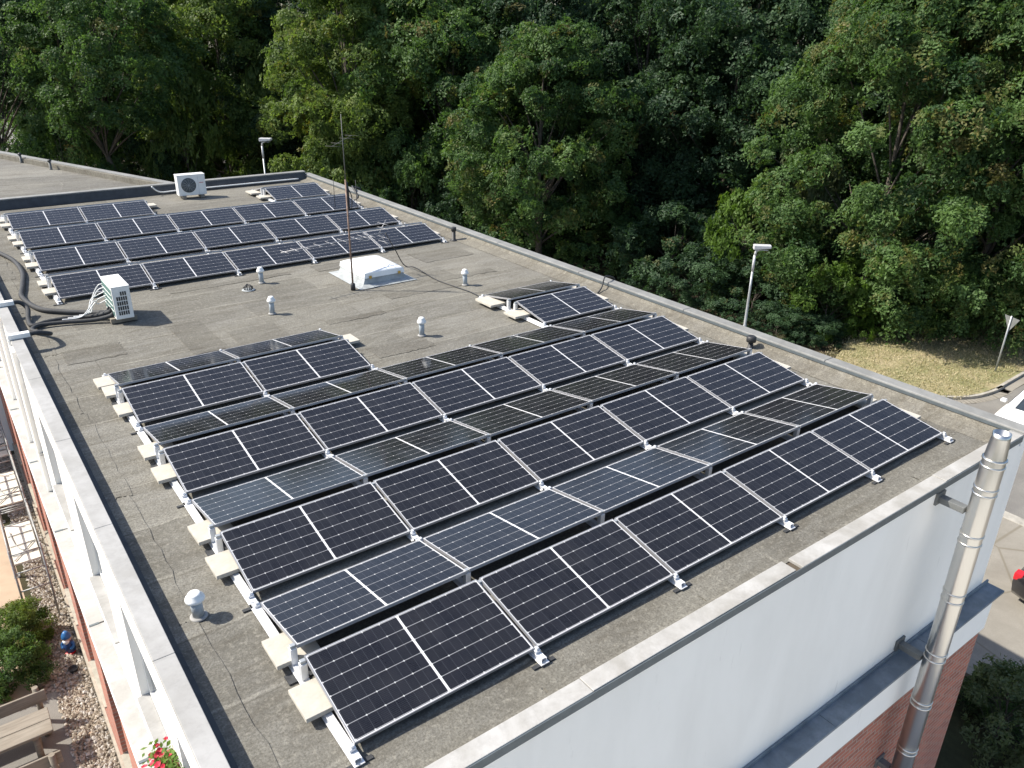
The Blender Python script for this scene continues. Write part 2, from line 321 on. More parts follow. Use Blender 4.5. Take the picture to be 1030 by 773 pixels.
b = BM(); quad(b, ((-400, -400, GZ), (400, -400, GZ), (400, 400, GZ), (-400, 400, GZ))); struct('ground', b, M['earth'])
def sheet(name, pts, lift, m, kind='structure'):
    b = BM(); b.faces.new([b.verts.new((p[0], p[1], GZ+lift)) for p in pts]); return struct(name, b, m, kind)
sheet('road', [(21.9, -60), (27.6, -60), (27.6, 120), (21.9, 120)], 0.004, M['asphalt'])
sheet('side_street', [(27.604, -2.5), (90, -2.5), (90, 6.9), (33.5, 6.9), (30.7, 6.86), (29.0, 7.15), (28.2, 7.7), (27.604, 8.9)], 0.0042, M['asphalt'])
sheet('far_path', [(2.5, 88), (14, 86), (15, 130), (3, 130)], 0.008, M['asphalt'])
b = BM(); box(b, 14.4, 21.5, -60, 75, GZ-0.2, GZ+0.10); struct('pavement', b, M['paving'])
b = BM(); y = -60.0
while y < 75:
    box(b, 21.503, 21.9, y, y+0.985, GZ-0.2, GZ+0.115, 0.012); y += 1.0
struct('pavement_kerb', b, M['kerb'])
gpts = [(27.75, 12.6), (27.75, 9.3), (28.3, 8.35), (29.0, 7.75), (29.9, 7.4), (31.3, 7.3), (33.6, 7.45), (60, 8.2), (60, 12), (36, 12.6), (33, 13.6), (31.2, 13.9), (29.5, 13.2)]  # left end cut back; dark earth beyond stands in for shaded ground
sheet('grass_verge', gpts, 0.10, M['grass'])
b = BM(); line = spline([(27.72, 70, 0), (27.72, 30, 0), (27.72, 9.25, 0), (28.25, 8.3, 0), (28.95, 7.68, 0), (29.9, 7.33, 0), (31.3, 7.22, 0), (33.6, 7.37, 0), (60, 8.1, 0)], 6)
for i in range(len(line)-1):
    p, q = line[i], line[i+1]; d = (q-p).normalized(); nn = Vector((-d.y, d.x, 0))*0.06
    prism(b, [(p+nn)[:2], (p-nn)[:2], (q-nn)[:2], (q+nn)[:2]][::-1], GZ-0.1, GZ+0.118)
struct('verge_kerb', b, M['kerb'])
# paler gutter strip between the verge kerb and the asphalt
b = BM()
for i in range(12, len(line)-1):
    p, q = line[i], line[i+1]; d = (q-p).normalized(); nn = Vector((-d.y, d.x, 0))
    if d.length: quad(b, [tuple(p-nn*0.07)[:2]+(GZ+0.012,), tuple(p-nn*0.42)[:2]+(GZ+0.012,), tuple(q-nn*0.42)[:2]+(GZ+0.012,), tuple(q-nn*0.07)[:2]+(GZ+0.012,)])
struct('gutter_strip', b, M['paving'])
sheet('sand_yard', [(-14, 4.0), (-2.6, 4.0), (-2.3, 11.0), (-1.92, 14.4), (-1.97, 20), (-1.85, 30), (-1.85, 60), (-14, 60)], 0.006, M['sand'])
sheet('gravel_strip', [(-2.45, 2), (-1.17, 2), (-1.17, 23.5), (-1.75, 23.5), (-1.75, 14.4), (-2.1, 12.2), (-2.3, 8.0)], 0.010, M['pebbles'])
sheet('paving_patch', [(-3.6, 8.4), (-1.84, 8.4), (-1.76, 11.5), (-3.6, 11.7)], 0.016, M['asphalt'])
sheet('bounce_forecourt', [(-25, -45), (14.2, -45), (14.2, -3.6), (10.6, -3.6), (10.6, -0.95), (-25, -0.95)], 0.006, M['bounce_forecourt'])  # unseen paving, added to bounce light onto the front wall and flue
# loose stones in the gravel strip: nobody could count them
rng = np.random.default_rng(5); verts = []; faces = []; cols = []
base = np.array([(1,0,0),(-1,0,0),(0,1,0),(0,-1,0),(0,0,1),(0,0,-1)], float); fc = ((0,2,4),(2,1,4),(1,3,4),(3,0,4))
pal = np.array([(0.38,0.34,0.29),(0.28,0.24,0.19),(0.46,0.43,0.39),(0.22,0.18,0.14),(0.33,0.28,0.22)])
for k in range(5200):
    y = rng.uniform(7.2, 20); x0 = -1.78 if y > 12 else -1.85; x = rng.uniform(x0, -1.18)
    r = rng.uniform(0.02, 0.05); sc = r*rng.uniform(0.7, 1.3, 3); sc[2] *= 0.7; a = rng.uniform(0, PI)
    p = base*sc+rng.normal(0, r*0.12, (6, 3)); p = np.stack([p[:,0]*math.cos(a)-p[:,1]*math.sin(a), p[:,0]*math.sin(a)+p[:,1]*math.cos(a), p[:,2]], 1)+(x, y, GZ+0.012+sc[2]*0.5)
    i0 = len(verts); verts += p.tolist(); faces += [tuple(i0+j for j in f_) for f_ in fc]; cols += [tuple(pal[rng.integers(5)]*rng.uniform(0.8, 1.15))+(1,)]*6
me = bpy.data.meshes.new('loose_gravel'); me.from_pydata(verts, [], faces); me.materials.append(M['stone'])
ca = me.color_attributes.new('tint', 'FLOAT_COLOR', 'POINT'); ca.data.foreach_set('color', np.array(cols, 'f').ravel())
o = link(bpy.data.objects.new('loose_gravel', me)); o['kind'] = 'stuff'; tag(o, 'loose rounded pebbles along the foot of the brick wall', 'gravel')

# ------------------------------------------------------------------ the flat roofed building
WX0, WX1, WY0, WY1 = -1.02, 9.88, -0.71, 23.75
bld = thing('flat_roof_building', 'white and red brick building whose flat felt roof carries the solar panels', 'building', (4.4, 11.5, GZ))
def bp(name, b, m, **k):                                       # a part of the building given in world coordinates
    o = obj(name, b, m, bld, **k); o.location = (-4.4, -11.5, -GZ); return o
def sub(name, b, m, par): return obj(name, b, m, par)
b = BM(); n1, n2 = 60, 120
xs = np.linspace(-0.885, 9.60, n1); ys = np.linspace(-0.56, 23.52, n2); rng = np.random.default_rng(2)
hh = rng.normal(0, 1, (n1, n2))
for _ in range(3): hh = (hh+np.roll(hh, 1, 0)+np.roll(hh, -1, 0)+np.roll(hh, 1, 1)+np.roll(hh, -1, 1))/5
hh = hh/np.abs(hh).max()*0.005
vv = [[b.verts.new((xs[i], ys[j], hh[i, j]-0.004)) for j in range(n2)] for i in range(n1)]
for i in range(n1-1):
    for j in range(n2-1): b.faces.new((vv[i][j], vv[i+1][j], vv[i+1][j+1], vv[i][j+1])).smooth = True
bp('roof_felt', b, M['felt'])
# upper storey walls (the left one with window openings)
b = BM(); ZL = -2.5
box(b, WX0+0.25, WX1-0.25, WY0, WY0+0.14, ZL, 0.095)                                  # front
box(b, WX1-0.25, WX1-0.19, WY0, WY1, ZL, -0.02); box(b, WX1-0.19, WX1, WY0, WY1, ZL, 0.15)                                             # right
box(b, WX0+0.25, WX1-0.25, WY1-0.22, WY1, ZL, 0.26)                                   # rear
box(b, WX0+0.15, WX0+0.25, WY0, WY1, ZL, -0.02)                                       # left inner leaf
wins = [(y-1.55, y) for y in (0.75, 3.5, 6.1, 8.98, 11.75, 14.5, 17.25, 20.0)]
wins[0] = (0.0, 1.4)
yy = WY0
for (a, e) in wins: box(b, WX0, WX0+0.15, yy, a, -1.75, -0.40); yy = e
box(b, WX0, WX0+0.15, yy, WY1, -1.75, -0.40)
box(b, WX0, WX0+0.15, WY0, WY1, -0.40, 0.20); box(b, WX0, WX0+0.15, WY0, WY1, ZL, -1.75)
for yp in (10.27, 12.5, 14.9, 17.6, 20.3): box(b, WX0-0.075, WX0-0.002, yp, yp+0.42, ZL+0.003, 0.16)
bp('upper_wall', b, M['plaster'])
for (a, e) in wins:
    b = BM(); fx0, fx1 = WX0+0.085, WX0+0.147
    box(b, fx0, fx1, a+0.003, a+0.07, -1.747, -0.403); box(b, fx0, fx1, e-0.07, e-0.003, -1.747, -0.403)
    box(b, fx0, fx1, a+0.07, e-0.07, -1.747, -1.67); box(b, fx0, fx1, a+0.07, e-0.07, -0.48, -0.403); box(b, fx0, fx1, (a+e)/2-0.03, (a+e)/2+0.03, -1.67, -0.48)
    fr = bp('window', b, M['white_plastic'])
    b = BM(); box(b, WX0+0.12, WX0+0.135, a+0.075, e-0.075, -1.66, -0.49); sub('pane', b, M['glass_dark'], fr)
    b = BM(); box(b, WX0-0.05, WX0+0.083, a+0.003, e-0.003, -1.747, -1.72, 0.004); sub('sill', b, M['cop_white'], fr)
# copings, each run with its joints
def run_y(b, x0, x1, y0, y1, z0, z1, step, gap=0.004, bev=0.006):
    y = y0
    while y < y1-0.01:
        e = min(y+step, y1); box(b, x0, x1, y, e-gap, z0, z1, bev); y = e
b = BM(); run_y(b, WX0-0.028, -0.868, WY0-0.02, WY1, 0.20, 0.25, 2.35); tag(bp('coping', b, M['cop_white']), 'wide pale coping in long slabs')
b = BM()
for (x0, x1, dz, dy) in ((-0.866, 1.80, 0, 0), (1.806, 4.55, 0.003, 0.003), (4.66, 7.55, -0.004, -0.004), (7.556, 9.62, 0.002, 0)):
    box(b, x0, x1, WY0-0.018+dy, -0.548+dy, 0.126+dz, 0.165+dz, 0.006)
tag(bp('coping', b, M['cop_grey']), 'weathered grey coping with a gap between two slabs')
b = BM(); box(b, -0.86, 9.62, WY0+0.002, -0.56, 0.097, 0.121); bp('coping_bed', b, M['soil'])
b = BM(); box(b, -0.86, 9.62, WY0-0.030, WY0-0.020, 0.07, 0.158); bp('drip_edge', b, M['drip'])
b = BM(); run_y(b, 9.66, 9.90, WY0-0.02, WY1+0.02, 0.155, 0.20, 3.1, 0.003, 0.016); box(b, 9.622, 9.658, WY0-0.018, -0.55, 0.126, 0.17, 0.004); tag(bp('coping', b, M['cop_dull']), 'dull rounded metal coping')
b = BM(); box(b, -0.85, 9.655, WY1-0.24, WY1+0.02, 0.262, 0.30, 0.01); tag(bp('coping', b, M['cop_dull']), 'thin metal capping')
# felt upstands
b = BM(); quad(b, ((9.32, -0.55, 0.004), (9.60, -0.55, 0.06), (9.60, 23.5, 0.06), (9.32, 23.5, 0.004))); quad(b, ((9.60, -0.55, 0.06), (9.675, -0.55, 0.135), (9.675, 23.5, 0.135), (9.60, 23.5, 0.06)))
bp('upstand', b, M['felt_up'])
b = BM(); box(b, 9.645, 9.658, -0.55, 23.5, 0.13, 0.172); bp('drip_edge', b, M['drip'])  # dark drip metal strip painting in the shadow line under the coping
b = BM(); quad(b, ((-0.88, -0.40, 0.006), (9.34, -0.40, 0.006), (9.34, -0.565, 0.05), (-0.88, -0.565, 0.05))); quad(b, ((-0.88, -0.565, 0.05), (9.34, -0.565, 0.05), (9.62, -0.567, 0.13), (-0.88, -0.567, 0.13))); bp('upstand', b, M['felt'])
b = BM(); quad(b, ((-0.86, 23.40, 0.006), (9.62, 23.40, 0.006), (9.62, 23.505, 0.262), (-0.86, 23.505, 0.262))[::1]); bp('upstand', b, M['felt_dark'])  # shade of the rear parapet's inner face put into darker felt
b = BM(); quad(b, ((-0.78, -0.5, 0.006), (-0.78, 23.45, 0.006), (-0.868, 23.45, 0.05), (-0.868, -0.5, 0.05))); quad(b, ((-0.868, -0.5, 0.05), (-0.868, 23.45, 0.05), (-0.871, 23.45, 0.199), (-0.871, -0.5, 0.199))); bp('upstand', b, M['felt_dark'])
# torn felt edges along the left and front strip: overlapping patches
rr = random.Random(4)
def patch(x0, x1, y0, y1, z=0.009):
    n = 14; top = []; bot = []
    for i in range(n+1):
        q = i/n; top.append((x0+(x1-x0)*q+rr.uniform(-.012, .012), y1+rr.uniform(-.03, .03), z)); bot.append((x0+(x1-x0)*q+rr.uniform(-.012, .012), y0+rr.uniform(-.03, .03), z))
    rs = [(x1+rr.uniform(-.02, .02), y0+(y1-y0)*k/12, z) for k in range(1, 12)]
    b = BM(); b.faces.new([b.verts.new(p) for p in bot+rs+top[::-1]]); bp('felt_patch', b, M['felt_patch' if z == 0.003 else 'felt'])
for i in range(9): patch(-0.88, -0.50+rr.uniform(-.05, .05), -0.4+i*2.65, -0.4+(i+1)*2.65-0.01, 0.0035+0.0012*(i % 2))
for i in range(5): patch(-0.4+i*2.0, 1.58+i*2.0, -0.56, -0.30+rr.uniform(-.03, .03), 0.0062+0.0012*(i % 2))
for (x0, x1, y0, y1) in ((6.9, 8.6, 10.2, 10.45), (1.4, 2.0, 8.9, 10.6), (3.9, 5.1, 9.0, 9.25), (2.0, 4.6, 12.55, 12.75), (-0.4, 0.5, 9.6, 10.3), (8.0, 9.1, 8.6, 9.2), (5.6, 7.4, 9.7, 10.1), (7.6, 9.0, 11.7, 12.6), (2.2, 3.1, 8.8, 9.7), (7.2, 8.9, 14.1, 14.6), (3.9, 5.0, 7.0, 7.6), (5.2, 6.6, 12.4, 12.9), (9.0, 9.55, 0.0, 0.7), (9.15, 9.6, 3.0, 4.4)): patch(x0, x1, y0, y1, 0.003)
# ledge between the storeys, white band under it, brick below
b = BM(); y = WY0-0.26
x = -1.21
while x < 10.0:
    e = min(x+2.3, 10.06); box(b, x, e-0.006, WY0-0.27, WY0-0.002, ZL-0.045, ZL-0.003, 0.004); x = e
box(b, -1.2, 10.05, WY0-0.030, WY0-0.003, ZL-0.003, ZL+0.05, 0.004)
bp('ledge', b, M['zinc'])
b = BM(); yy = [WY0-0.005+0.0]+[3.37+2.75*i for i in range(8)]
for i in range(len(yy)-1): box(b, -1.215, WX0+0.004, yy[i], yy[i+1]-0.03, ZL-0.05, ZL-0.003, 0.006)  # left run of the ledge, its sunlit whiteness put into the colour
tag(bp('ledge', b, M['cop_white']), 'pale ledge slabs with dark joints')
for y in yy[1:-1]:
    b = BM(); box(b, -1.213, -1.085, y-0.034, y+0.004, ZL-0.03, ZL+0.006); bp('joint', b, M['drip'])
b = BM(); box(b, -1.19, WX0+0.1, WY0-0.2, 23.7, -3.2, ZL-0.052); box(b, WX0+0.1, 9.93, WY0-0.2, WY0+0.1, -3.2, ZL-0.052); box(b, 9.7, 9.93, WY0+0.1, 23.7, -3.2, ZL-0.052); bp('fascia', b, M['band'])
b = BM(); box(b, WX0+0.3, 9.9, WY0-0.16, WY0+0.1, GZ-0.3, -3.202); box(b, 9.7, 9.9, WY0+0.1, 23.7, GZ-0.3, -3.202)
lw = [(y-1.45, y) for y in (2.2, 5.0, 7.75, 10.5, 13.25, 16.0, 18.75, 21.5)]
yy = WY0-0.16
for (a, e) in lw: box(b, -1.12, WX0+0.3, yy, a, -6.6, -4.3); yy = e
box(b, -1.12, WX0+0.3, yy, 23.7, -6.6, -4.3); box(b, -1.12, WX0+0.3, WY0-0.16, 23.7, -4.3, -3.202); box(b, -1.12, WX0+0.3, WY0-0.16, 23.7, GZ+0.3, -6.6)
bp('brick_wall', b, M['brick'])
b = BM(); box(b, -1.165, WX0+0.3, WY0-0.2, 23.7, GZ-0.3, GZ+0.298); bp('plinth', b, M['concrete'])
for (a, e) in lw:
    b = BM(); box(b, -1.0, -0.93, a+0.003, a+0.08, -6.597, -4.303); box(b, -1.0, -0.93, e-0.08, e-0.003, -6.597, -4.303); box(b, -1.0, -0.93, a+0.08, e-0.08, -6.597, -6.5); box(b, -1.0, -0.93, a+0.08, e-0.08, -4.4, -4.303)
    fr = bp('window', b, M['white_plastic']); b = BM(); box(b, -0.96, -0.95, a+0.085, e-0.085, -6.49, -4.41); sub('pane', b, M['glass_dark'], fr)
    b = BM(); box(b, -1.16, -1.003, a+0.003, e-0.003, -6.597, -6.56, 0.004); sub('sill', b, M['concrete'], fr)

# the neighbouring roof behind
adj = thing('neighbouring_building', 'lower grey felt roof of the neighbouring building with a slanting edge', 'building', (-6, 30, GZ))
def ap(name, b, m): o = obj(name, b, m, adj); o.location = (6, -30, -GZ); return o
ed = [(5.25, 23.80), (1.42, 34.4), (-1.4, 42.2), (-26, 42.2), (-26, 23.80)]
b = BM(); prism(b, ed, -0.02, 0.03); ap('roof_felt', b, M['felt_adj'])
b = BM(); prism(b, [(p[0]-0.05*(i < 3), p[1]) for i, p in enumerate(ed)], GZ, -0.022); ap('wall', b, M['plaster'])
def edgebox(b, p, q, w0, w1, z0, z1):
    p = Vector((*p, 0)); q = Vector((*q, 0)); d = (q-p).normalized(); nn = Vector((-d.y, d.x, 0))
    prism(b, [(p+nn*w0)[:2], (q+nn*w0)[:2], (q+nn*w1)[:2], (p+nn*w1)[:2]][::-1 if w1 > w0 else 1], z0, z1)
b = BM(); edgebox(b, (5.18, 24.02), (-1.4, 42.3), -0.06, 0.26, 0.032, 0.20); ap('upstand', b, M['felt_up'])
b = BM(); edgebox(b, (5.18, 24.02), (-1.4, 42.3), -0.10, 0.16, 0.202, 0.235); ap('coping', b, M['cop_dull'])

# ------------------------------------------------------------------ solar panels
def make_panel():
    r = thing('solar_panel', 'x', 'solar panel')
    b = BM(); w = 0.0075
    box(b, 0, PL, 0, w, -0.030, 0.002); box(b, 0, PL, PW-w, PW, -0.030, 0.002); box(b, 0, w, w, PW-w, -0.030, 0.002); box(b, PL-w, PL, w, PW-w, -0.030, 0.002)
    obj('frame', b, M['alu'], r)
    b = BM(); box(b, w, PL-w, w, PW-w, -0.006, -0.0005); obj('glass', b, M['pv'], r)
    b = BM(); box(b, PL/2-0.05, PL/2+0.05, PW-0.12, PW-0.06, -0.028, -0.0065); obj('junction_box', b, M['dark_plastic'], r)
    return r
PITCHX = PL+0.035
ordn = ['first', 'second', 'third', 'fourth', 'fifth', 'sixth', 'seventh', 'eighth']
first = None; jr = random.Random(11)
ARR = [('near', 0.0, 0.0, 2.2045, 0.1796), ('far', 0.063, 13.17, 2.327, 0.231)]
RIDGE = 0.1625
panel_spots = []
for (an, ox, oy, pt, ang) in ARR:
    for tnt in range(4):
        cols_ = (0, 1, 2, 3, 4) if tnt < 3 else (0, 1, 4)
        for side in (0, 1):
            for q, k in enumerate(cols_):
                y0 = oy+tnt*pt; x0 = ox+k*PITCHX
                if side == 0: loc = (x0, y0, 0.10); rot = (ang, 0, 0)
                else: loc = (x0+PL, y0+2*PW*math.cos(ang)+RIDGE, 0.10); rot = (ang, 0, PI)
                rot = (rot[0]+jr.uniform(-.004, .004), jr.uniform(-.002, .002), rot[2]+jr.uniform(-.0015, .0015))
                pos = {0: 'leftmost', len(cols_)-1: 'rightmost'}.get(q, ordn[q]+' from left')
                lab = ('dark solar panel sloping toward the camera, ' if side == 0 else 'bluish solar panel sloping away from the camera, ')+pos+', '+ordn[tnt*2+side]+' row of '+an+' array'
                if first is None: first = make_panel(); p = first; p.location = loc; p.rotation_euler = rot
                else: p = copy_tree(first, None, loc, rot)
                tag(p, lab, 'solar panel', 'solar panels of the '+an+' array')
# mounting rails under every joint
def make_rail(ang):
    run = PW*math.cos(ang); zr = 0.10+PW*math.sin(ang); tot = 2*run+RIDGE
    r = thing('mounting_rail', 'x', 'rail')
    b = BM(); box(b, -0.045, 0.045, -0.14, tot+0.12, 0.012, 0.022); box(b, -0.030, -0.024, -0.12, tot+0.10, 0.022, 0.062); box(b, 0.024, 0.030, -0.12, tot+0.10, 0.022, 0.062); box(b, -0.0235, 0.0235, -0.11, tot+0.09, 0.050, 0.058); obj('base_rail', b, M['white_rail'], r)
    for yy in (-0.01, tot+0.01):
        b = BM(); box(b, -0.028, 0.028, yy-0.025, yy+0.025, 0.060, 0.088, 0.003); box(b, -0.014, 0.014, yy-0.018, yy+0.018, 0.088, 0.112, 0.003); obj('end_clamp', b, M['white_rail'], r)
    for yy in (run-0.03, run+RIDGE+0.03):
        b = BM(); box(b, -0.030, 0.030, yy-0.03, yy+0.03, 0.060, zr-0.04, 0.003); obj('upright', b, M['white_rail'], r)
        b = BM(); box(b, -0.024, 0.024, yy-0.02, yy+0.02, zr-0.04, zr-0.008, 0.003); obj('top_clamp', b, M['steel_pole'], r)
    for (ya, yb) in ((-0.13, -0.09), (tot*0.5-0.06, tot*0.5+0.06)):
        b = BM(); box(b, -0.12, 0.12, ya, yb, 0.0, 0.011); obj('protection_mat', b, M['rubber'], r)
    return r
for (an, ox, oy, pt, ang) in ARR:
    proto = None
    for tnt in range(4):
        for j in range(6):
            if tnt == 3 and j == 3: continue
            xj = ox+j*PITCHX-0.0175
            if j == 0 or (tnt == 3 and j == 4): xj -= 0.012
            loc = (xj, oy+tnt*pt, 0)
            if proto is None: proto = make_rail(ang); r = proto; r.location = loc
            else: r = copy_tree(proto, None, loc)
            pos = {0: 'left end', 5: 'right end'}.get(j, ordn[j-1]+' joint')
            tag(r, 'pale metal mounting rail under the %s of the %s panel pair, %s array' % (pos, ordn[tnt], an), 'rail', 'mounting rails of the '+an+' array')
# ballast slabs lying on the rails
sl0 = None
def slab(x, y, lab, grp, z=0.066, rz=0.0, sx=0.40, sy=0.38):
    global sl0
    if sl0 is None:
        b = BM(); box(b, -0.2, 0.2, -0.19, 0.19, 0, 0.045, 0.004); sl0 = obj('ballast_slab', b, M['slab']); o = sl0
    else: o = link(sl0.copy())
    o.location = (x, y, z); o.rotation_euler = (0, 0, rz); o.scale = (sx/0.40, sy/0.38, 1)
    tag(o, lab, 'slab', grp)
for (an, ox, oy, pt, ang) in ARR:
    run = PW*math.cos(ang)
    for tnt in range(4):
        for w, (yy, nm) in enumerate(((0.61, 'front'), (1.29, 'back'))):
            if an == 'near' and tnt == 3: yy += (-0.05 if w == 0 else 0.02)
            slab(ox+jr.uniform(-.02, .02), oy+tnt*pt+yy, 'pale concrete slab under the left end of the %s panel pair, %s array, %s one' % (ordn[tnt], an, nm), 'ballast slabs at the left ends', rz=jr.uniform(-.03, .03))
            slab(ox+5*PITCHX+jr.uniform(-.02, .02), oy+tnt*pt+yy+0.02, 'pale concrete slab under the right end of the %s panel pair, %s array, %s one' % (ordn[tnt], an, nm), 'ballast slabs at the right ends', rz=jr.uniform(-.03, .03))
    t3 = oy+3*pt
    slab(ox+2*PITCHX+0.12, t3+1.30, 'pale concrete slab sticking out right of the two left panels of the last row, %s array' % an, 'ballast slabs beside the gap')
    slab(ox+4*PITCHX-0.10, t3+0.72, 'pale concrete slab left of the lone right panel pair, %s array, front one' % an, 'ballast slabs beside the gap')
    slab(ox+4*PITCHX-0.10, t3+1.62, 'pale concrete slab left of the lone right panel pair, %s array, back one' % an, 'ballast slabs beside the gap', sy=0.55)
slab(0.0-0.02, 3*2.2045+1.72, 'pale concrete slab at the far left corner of the near array, hindmost there', 'ballast slabs at the left ends')

# ------------------------------------------------------------------ things on the roof
def vent(x, y, h, lab, s=1.0, first_=[None]):
    if first_[0] is None:
        r = thing('vent_pipe', lab, 'vent pipe', (x, y, 0))
        b = BM(); lathe(b, [(0.085, 0.004), (0.083, 0.012), (0.066, 0.022)]); obj('collar', b, M['cop_white'], r)
        b = BM(); lathe(b, [(0.054, 0.02), (0.054, 0.205)]); obj('pipe', b, M['grey_pvc'], r)
        b = BM(); lathe(b, [(0.056, 0.200), (0.088, 0.204), (0.092, 0.216), (0.086, 0.238), (0.064, 0.256), (0.062, 0.272), (0.052, 0.284), (0.02, 0.289)]); obj('cap', b, M['white_plastic'], r)
        first_[0] = r
    else: r = copy_tree(first_[0], None, (x, y, 0))
    r.scale = (s, s, h/0.29); r.rotation_euler = (jr.uniform(-.03, .03), jr.uniform(-.03, .03), jr.uniform(0, 6)); tag(r, lab, 'vent pipe', 'white capped vent pipes on the roof')
vent(-0.507, 2.27, 0.29, 'white capped grey vent pipe between the parapet and the nearest slabs')
vent(3.26, 10.19, 0.36, 'white capped vent pipe, nearer of the two left of the skylight', 0.9)
vent(3.82, 12.25, 0.36, 'white capped vent pipe just in front of the far array', 0.9)
vent(5.04, 7.54, 0.36, 'white capped vent pipe standing in the gap of the near array', 0.9)
vent(7.39, 9.68, 0.36, 'white capped vent pipe right of the skylight, behind the lone panel pair', 0.9)
def black_vent(x, y, h, lab, mushroom):
    r = thing('black_vent', lab, 'vent', (x, y, 0))
    b = BM(); lathe(b, [(0.11, 0.004), (0.10, 0.015), (0.05, 0.03)] + ([(0.05, h)] if not mushroom else [(0.04, h*0.6)]), n=18); obj('pipe', b, M['dark_plastic'], r)
    b = BM(); lathe(b, [(0.05, h*0.55), (0.085, h*0.6), (0.085, h*0.92), (0.06, h)] if mushroom else [(0.055, h*0.72), (0.068, h*0.74), (0.068, h), (0.06, h+0.01)], n=18); obj('cap', b, M['dark_plastic'], r)
black_vent(9.31, 13.14, 0.34, 'black vent pipe beside the right parapet near the far array', False)
black_vent(9.45, 3.69, 0.26, 'squat black vent beside the right parapet, behind the near array', True)
r = thing('roof_drain', 'small black leaf guard over a drain left of the white vents', 'roof drain', (3.41, 11.93, 0)); b = BM(); lathe(b, [(0.14, 0.004), (0.13, 0.012), (0.07, 0.02)]); obj('flange', b, M['bitumen'], r)
b = BM()
for k in range(12):
    a = k*PI/6; tube(b, [(0.08*math.cos(a), 0.08*math.sin(a), 0.012), (0.095*math.cos(a), 0.095*math.sin(a), 0.06), (0.03*math.cos(a), 0.03*math.sin(a), 0.12)], 0.009, 6)
obj('leaf_guard', b, M['dark_plastic'], r)
for (x, y, l) in ((1.80, 32.55, 'small dark vent on the neighbouring roof, farther one'), (2.48, 30.25, 'small dark vent on the neighbouring roof, nearer one')):
    r = thing('roof_vent', l, 'vent', (x, y, 0.03), group='small vents on the neighbouring roof'); b = BM(); lathe(b, [(0.06, 0.0), (0.05, 0.02), (0.045, 0.3)], n=12); obj('pipe', b, M['dull'], r); b = BM(); lathe(b, [(0.075, 0.3), (0.08, 0.32), (0.03, 0.38)], n=12); obj('cap', b, M['dark_plastic'], r)
# skylight
r = thing('skylight', 'white dome skylight on a grey flashed kerb beside the antenna mast', 'skylight', (6.03, 11.40, 0))
def ring(b, lo, hi, z0, z1):
    a = [(-lo[0], -lo[1]), (lo[0], -lo[1]), (lo[0], lo[1]), (-lo[0], lo[1])]; c = [(-hi[0], -hi[1]), (hi[0], -hi[1]), (hi[0], hi[1]), (-hi[0], hi[1])]
    A = [b.verts.new((*p, z0)) for p in a]; C_ = [b.verts.new((*p, z1)) for p in c]
    for i in range(4): b.faces.new((A[i], A[(i+1) % 4], C_[(i+1) % 4], C_[i]))
    return C_
b = BM(); ring(b, (0.69, 0.80), (0.52, 0.62), 0.010, 0.05); ring(b, (0.52, 0.62), (0.46, 0.585), 0.05, 0.18); obj('kerb', b, M['bitumen'], r)
b = BM(); n = 28; g = []
for i in range(n+1):
    row = []
    for j in range(n+1):
        u = -1+2*i/n; v_ = -1+2*j/n; q = (1-abs(u)**8)*(1-abs(v_)**8); row.append(b.verts.new((u*0.47, v_*0.60, 0.275+0.05*q**0.8+0.035*(1-u*u)*(1-v_*v_))))
    g.append(row)
for i in range(n):
    for j in range(n): b.faces.new((g[i][j], g[i+1][j], g[i+1][j+1], g[i][j+1])).smooth = True
A = [g[i][0] for i in range(n+1)]+[g[n][j] for j in range(1, n+1)]+[g[i][n] for i in range(n-1, -1, -1)]+[g[0][j] for j in range(n-1, 0, -1)]
low = [b.verts.new((v_.co.x*1.03, v_.co.y*1.02, 0.17)) for v_ in A]
for i in range(len(A)): b.faces.new((low[i], low[(i+1) % len(A)], A[(i+1) % len(A)], A[i]))
obj('dome', b, M['dome'], r)
for s in (-1, 1):
    b = BM(); box(b, s*0.35-0.03, s*0.35+0.03, -0.64, -0.617, 0.16, 0.22, 0.004); obj('bracket', b, mat('brass', (0.5, 0.33, 0.08), 0.4, 0.6) if s < 0 else bpy.data.materials['brass'], r)
# antenna mast
r = thing('antenna_mast', 'tall rusty antenna mast standing beside the white skylight', 'antenna mast', (5.23, 10.71, 0))
b = BM(); lathe(b, [(0.05, 0.0), (0.048, 0.14), (0.03, 0.15)], n=14); obj('foot', b, M['dark_plastic'], r)
b = BM(); tube(b, [(0, 0, 0.14), (0.0, 0, 2.3)], 0.019, 12); obj('lower_tube', b, M['rust'], r)
b = BM(); tube(b, [(0.0, 0, 2.3), (0.0, 0, 3.55)], [0.010, 0.006], 10); obj('upper_tube', b, M['dull'], r)
b = BM(); tube(b, [(0.03, 0, 1.72), (0.035, -0.01, 2.1), (0.02, 0, 2.25)], 0.022, 8); tube(b, spline([(0.03, 0, 1.75), (0.10, 0.02, 1.72), (0.11, 0.0, 1.95), (0.03, 0, 2.15)], 6), 0.010, 6); obj('cable_box', b, M['dark_plastic'], r)
b = BM(); zb = 0.95; p0 = Vector((-1.38, 0.27, zb)); p1 = Vector((1.20, 0.66, zb)); d = (p1-p0).normalized(); sd_ = Vector((-d.y, d.x, 0))
tube(b, [p0, p1], 0.011, 8)
for q, ln in ((0.03, .34), (0.12, .34), (0.22, .36), (0.33, .36), (0.44, .38), (0.56, .40), (0.68, .42), (0.76, .42), (0.82, .46)):
    c_ = p0+(p1-p0)*q; tube(b, [c_-sd_*ln/2, c_+sd_*ln/2], 0.006, 6)
c_ = p0+(p1-p0)*0.92
for sg in (-1, 1): tube(b, [c_, c_+d*0.22+Vector((0, 0, sg*0.28))], 0.008, 6)
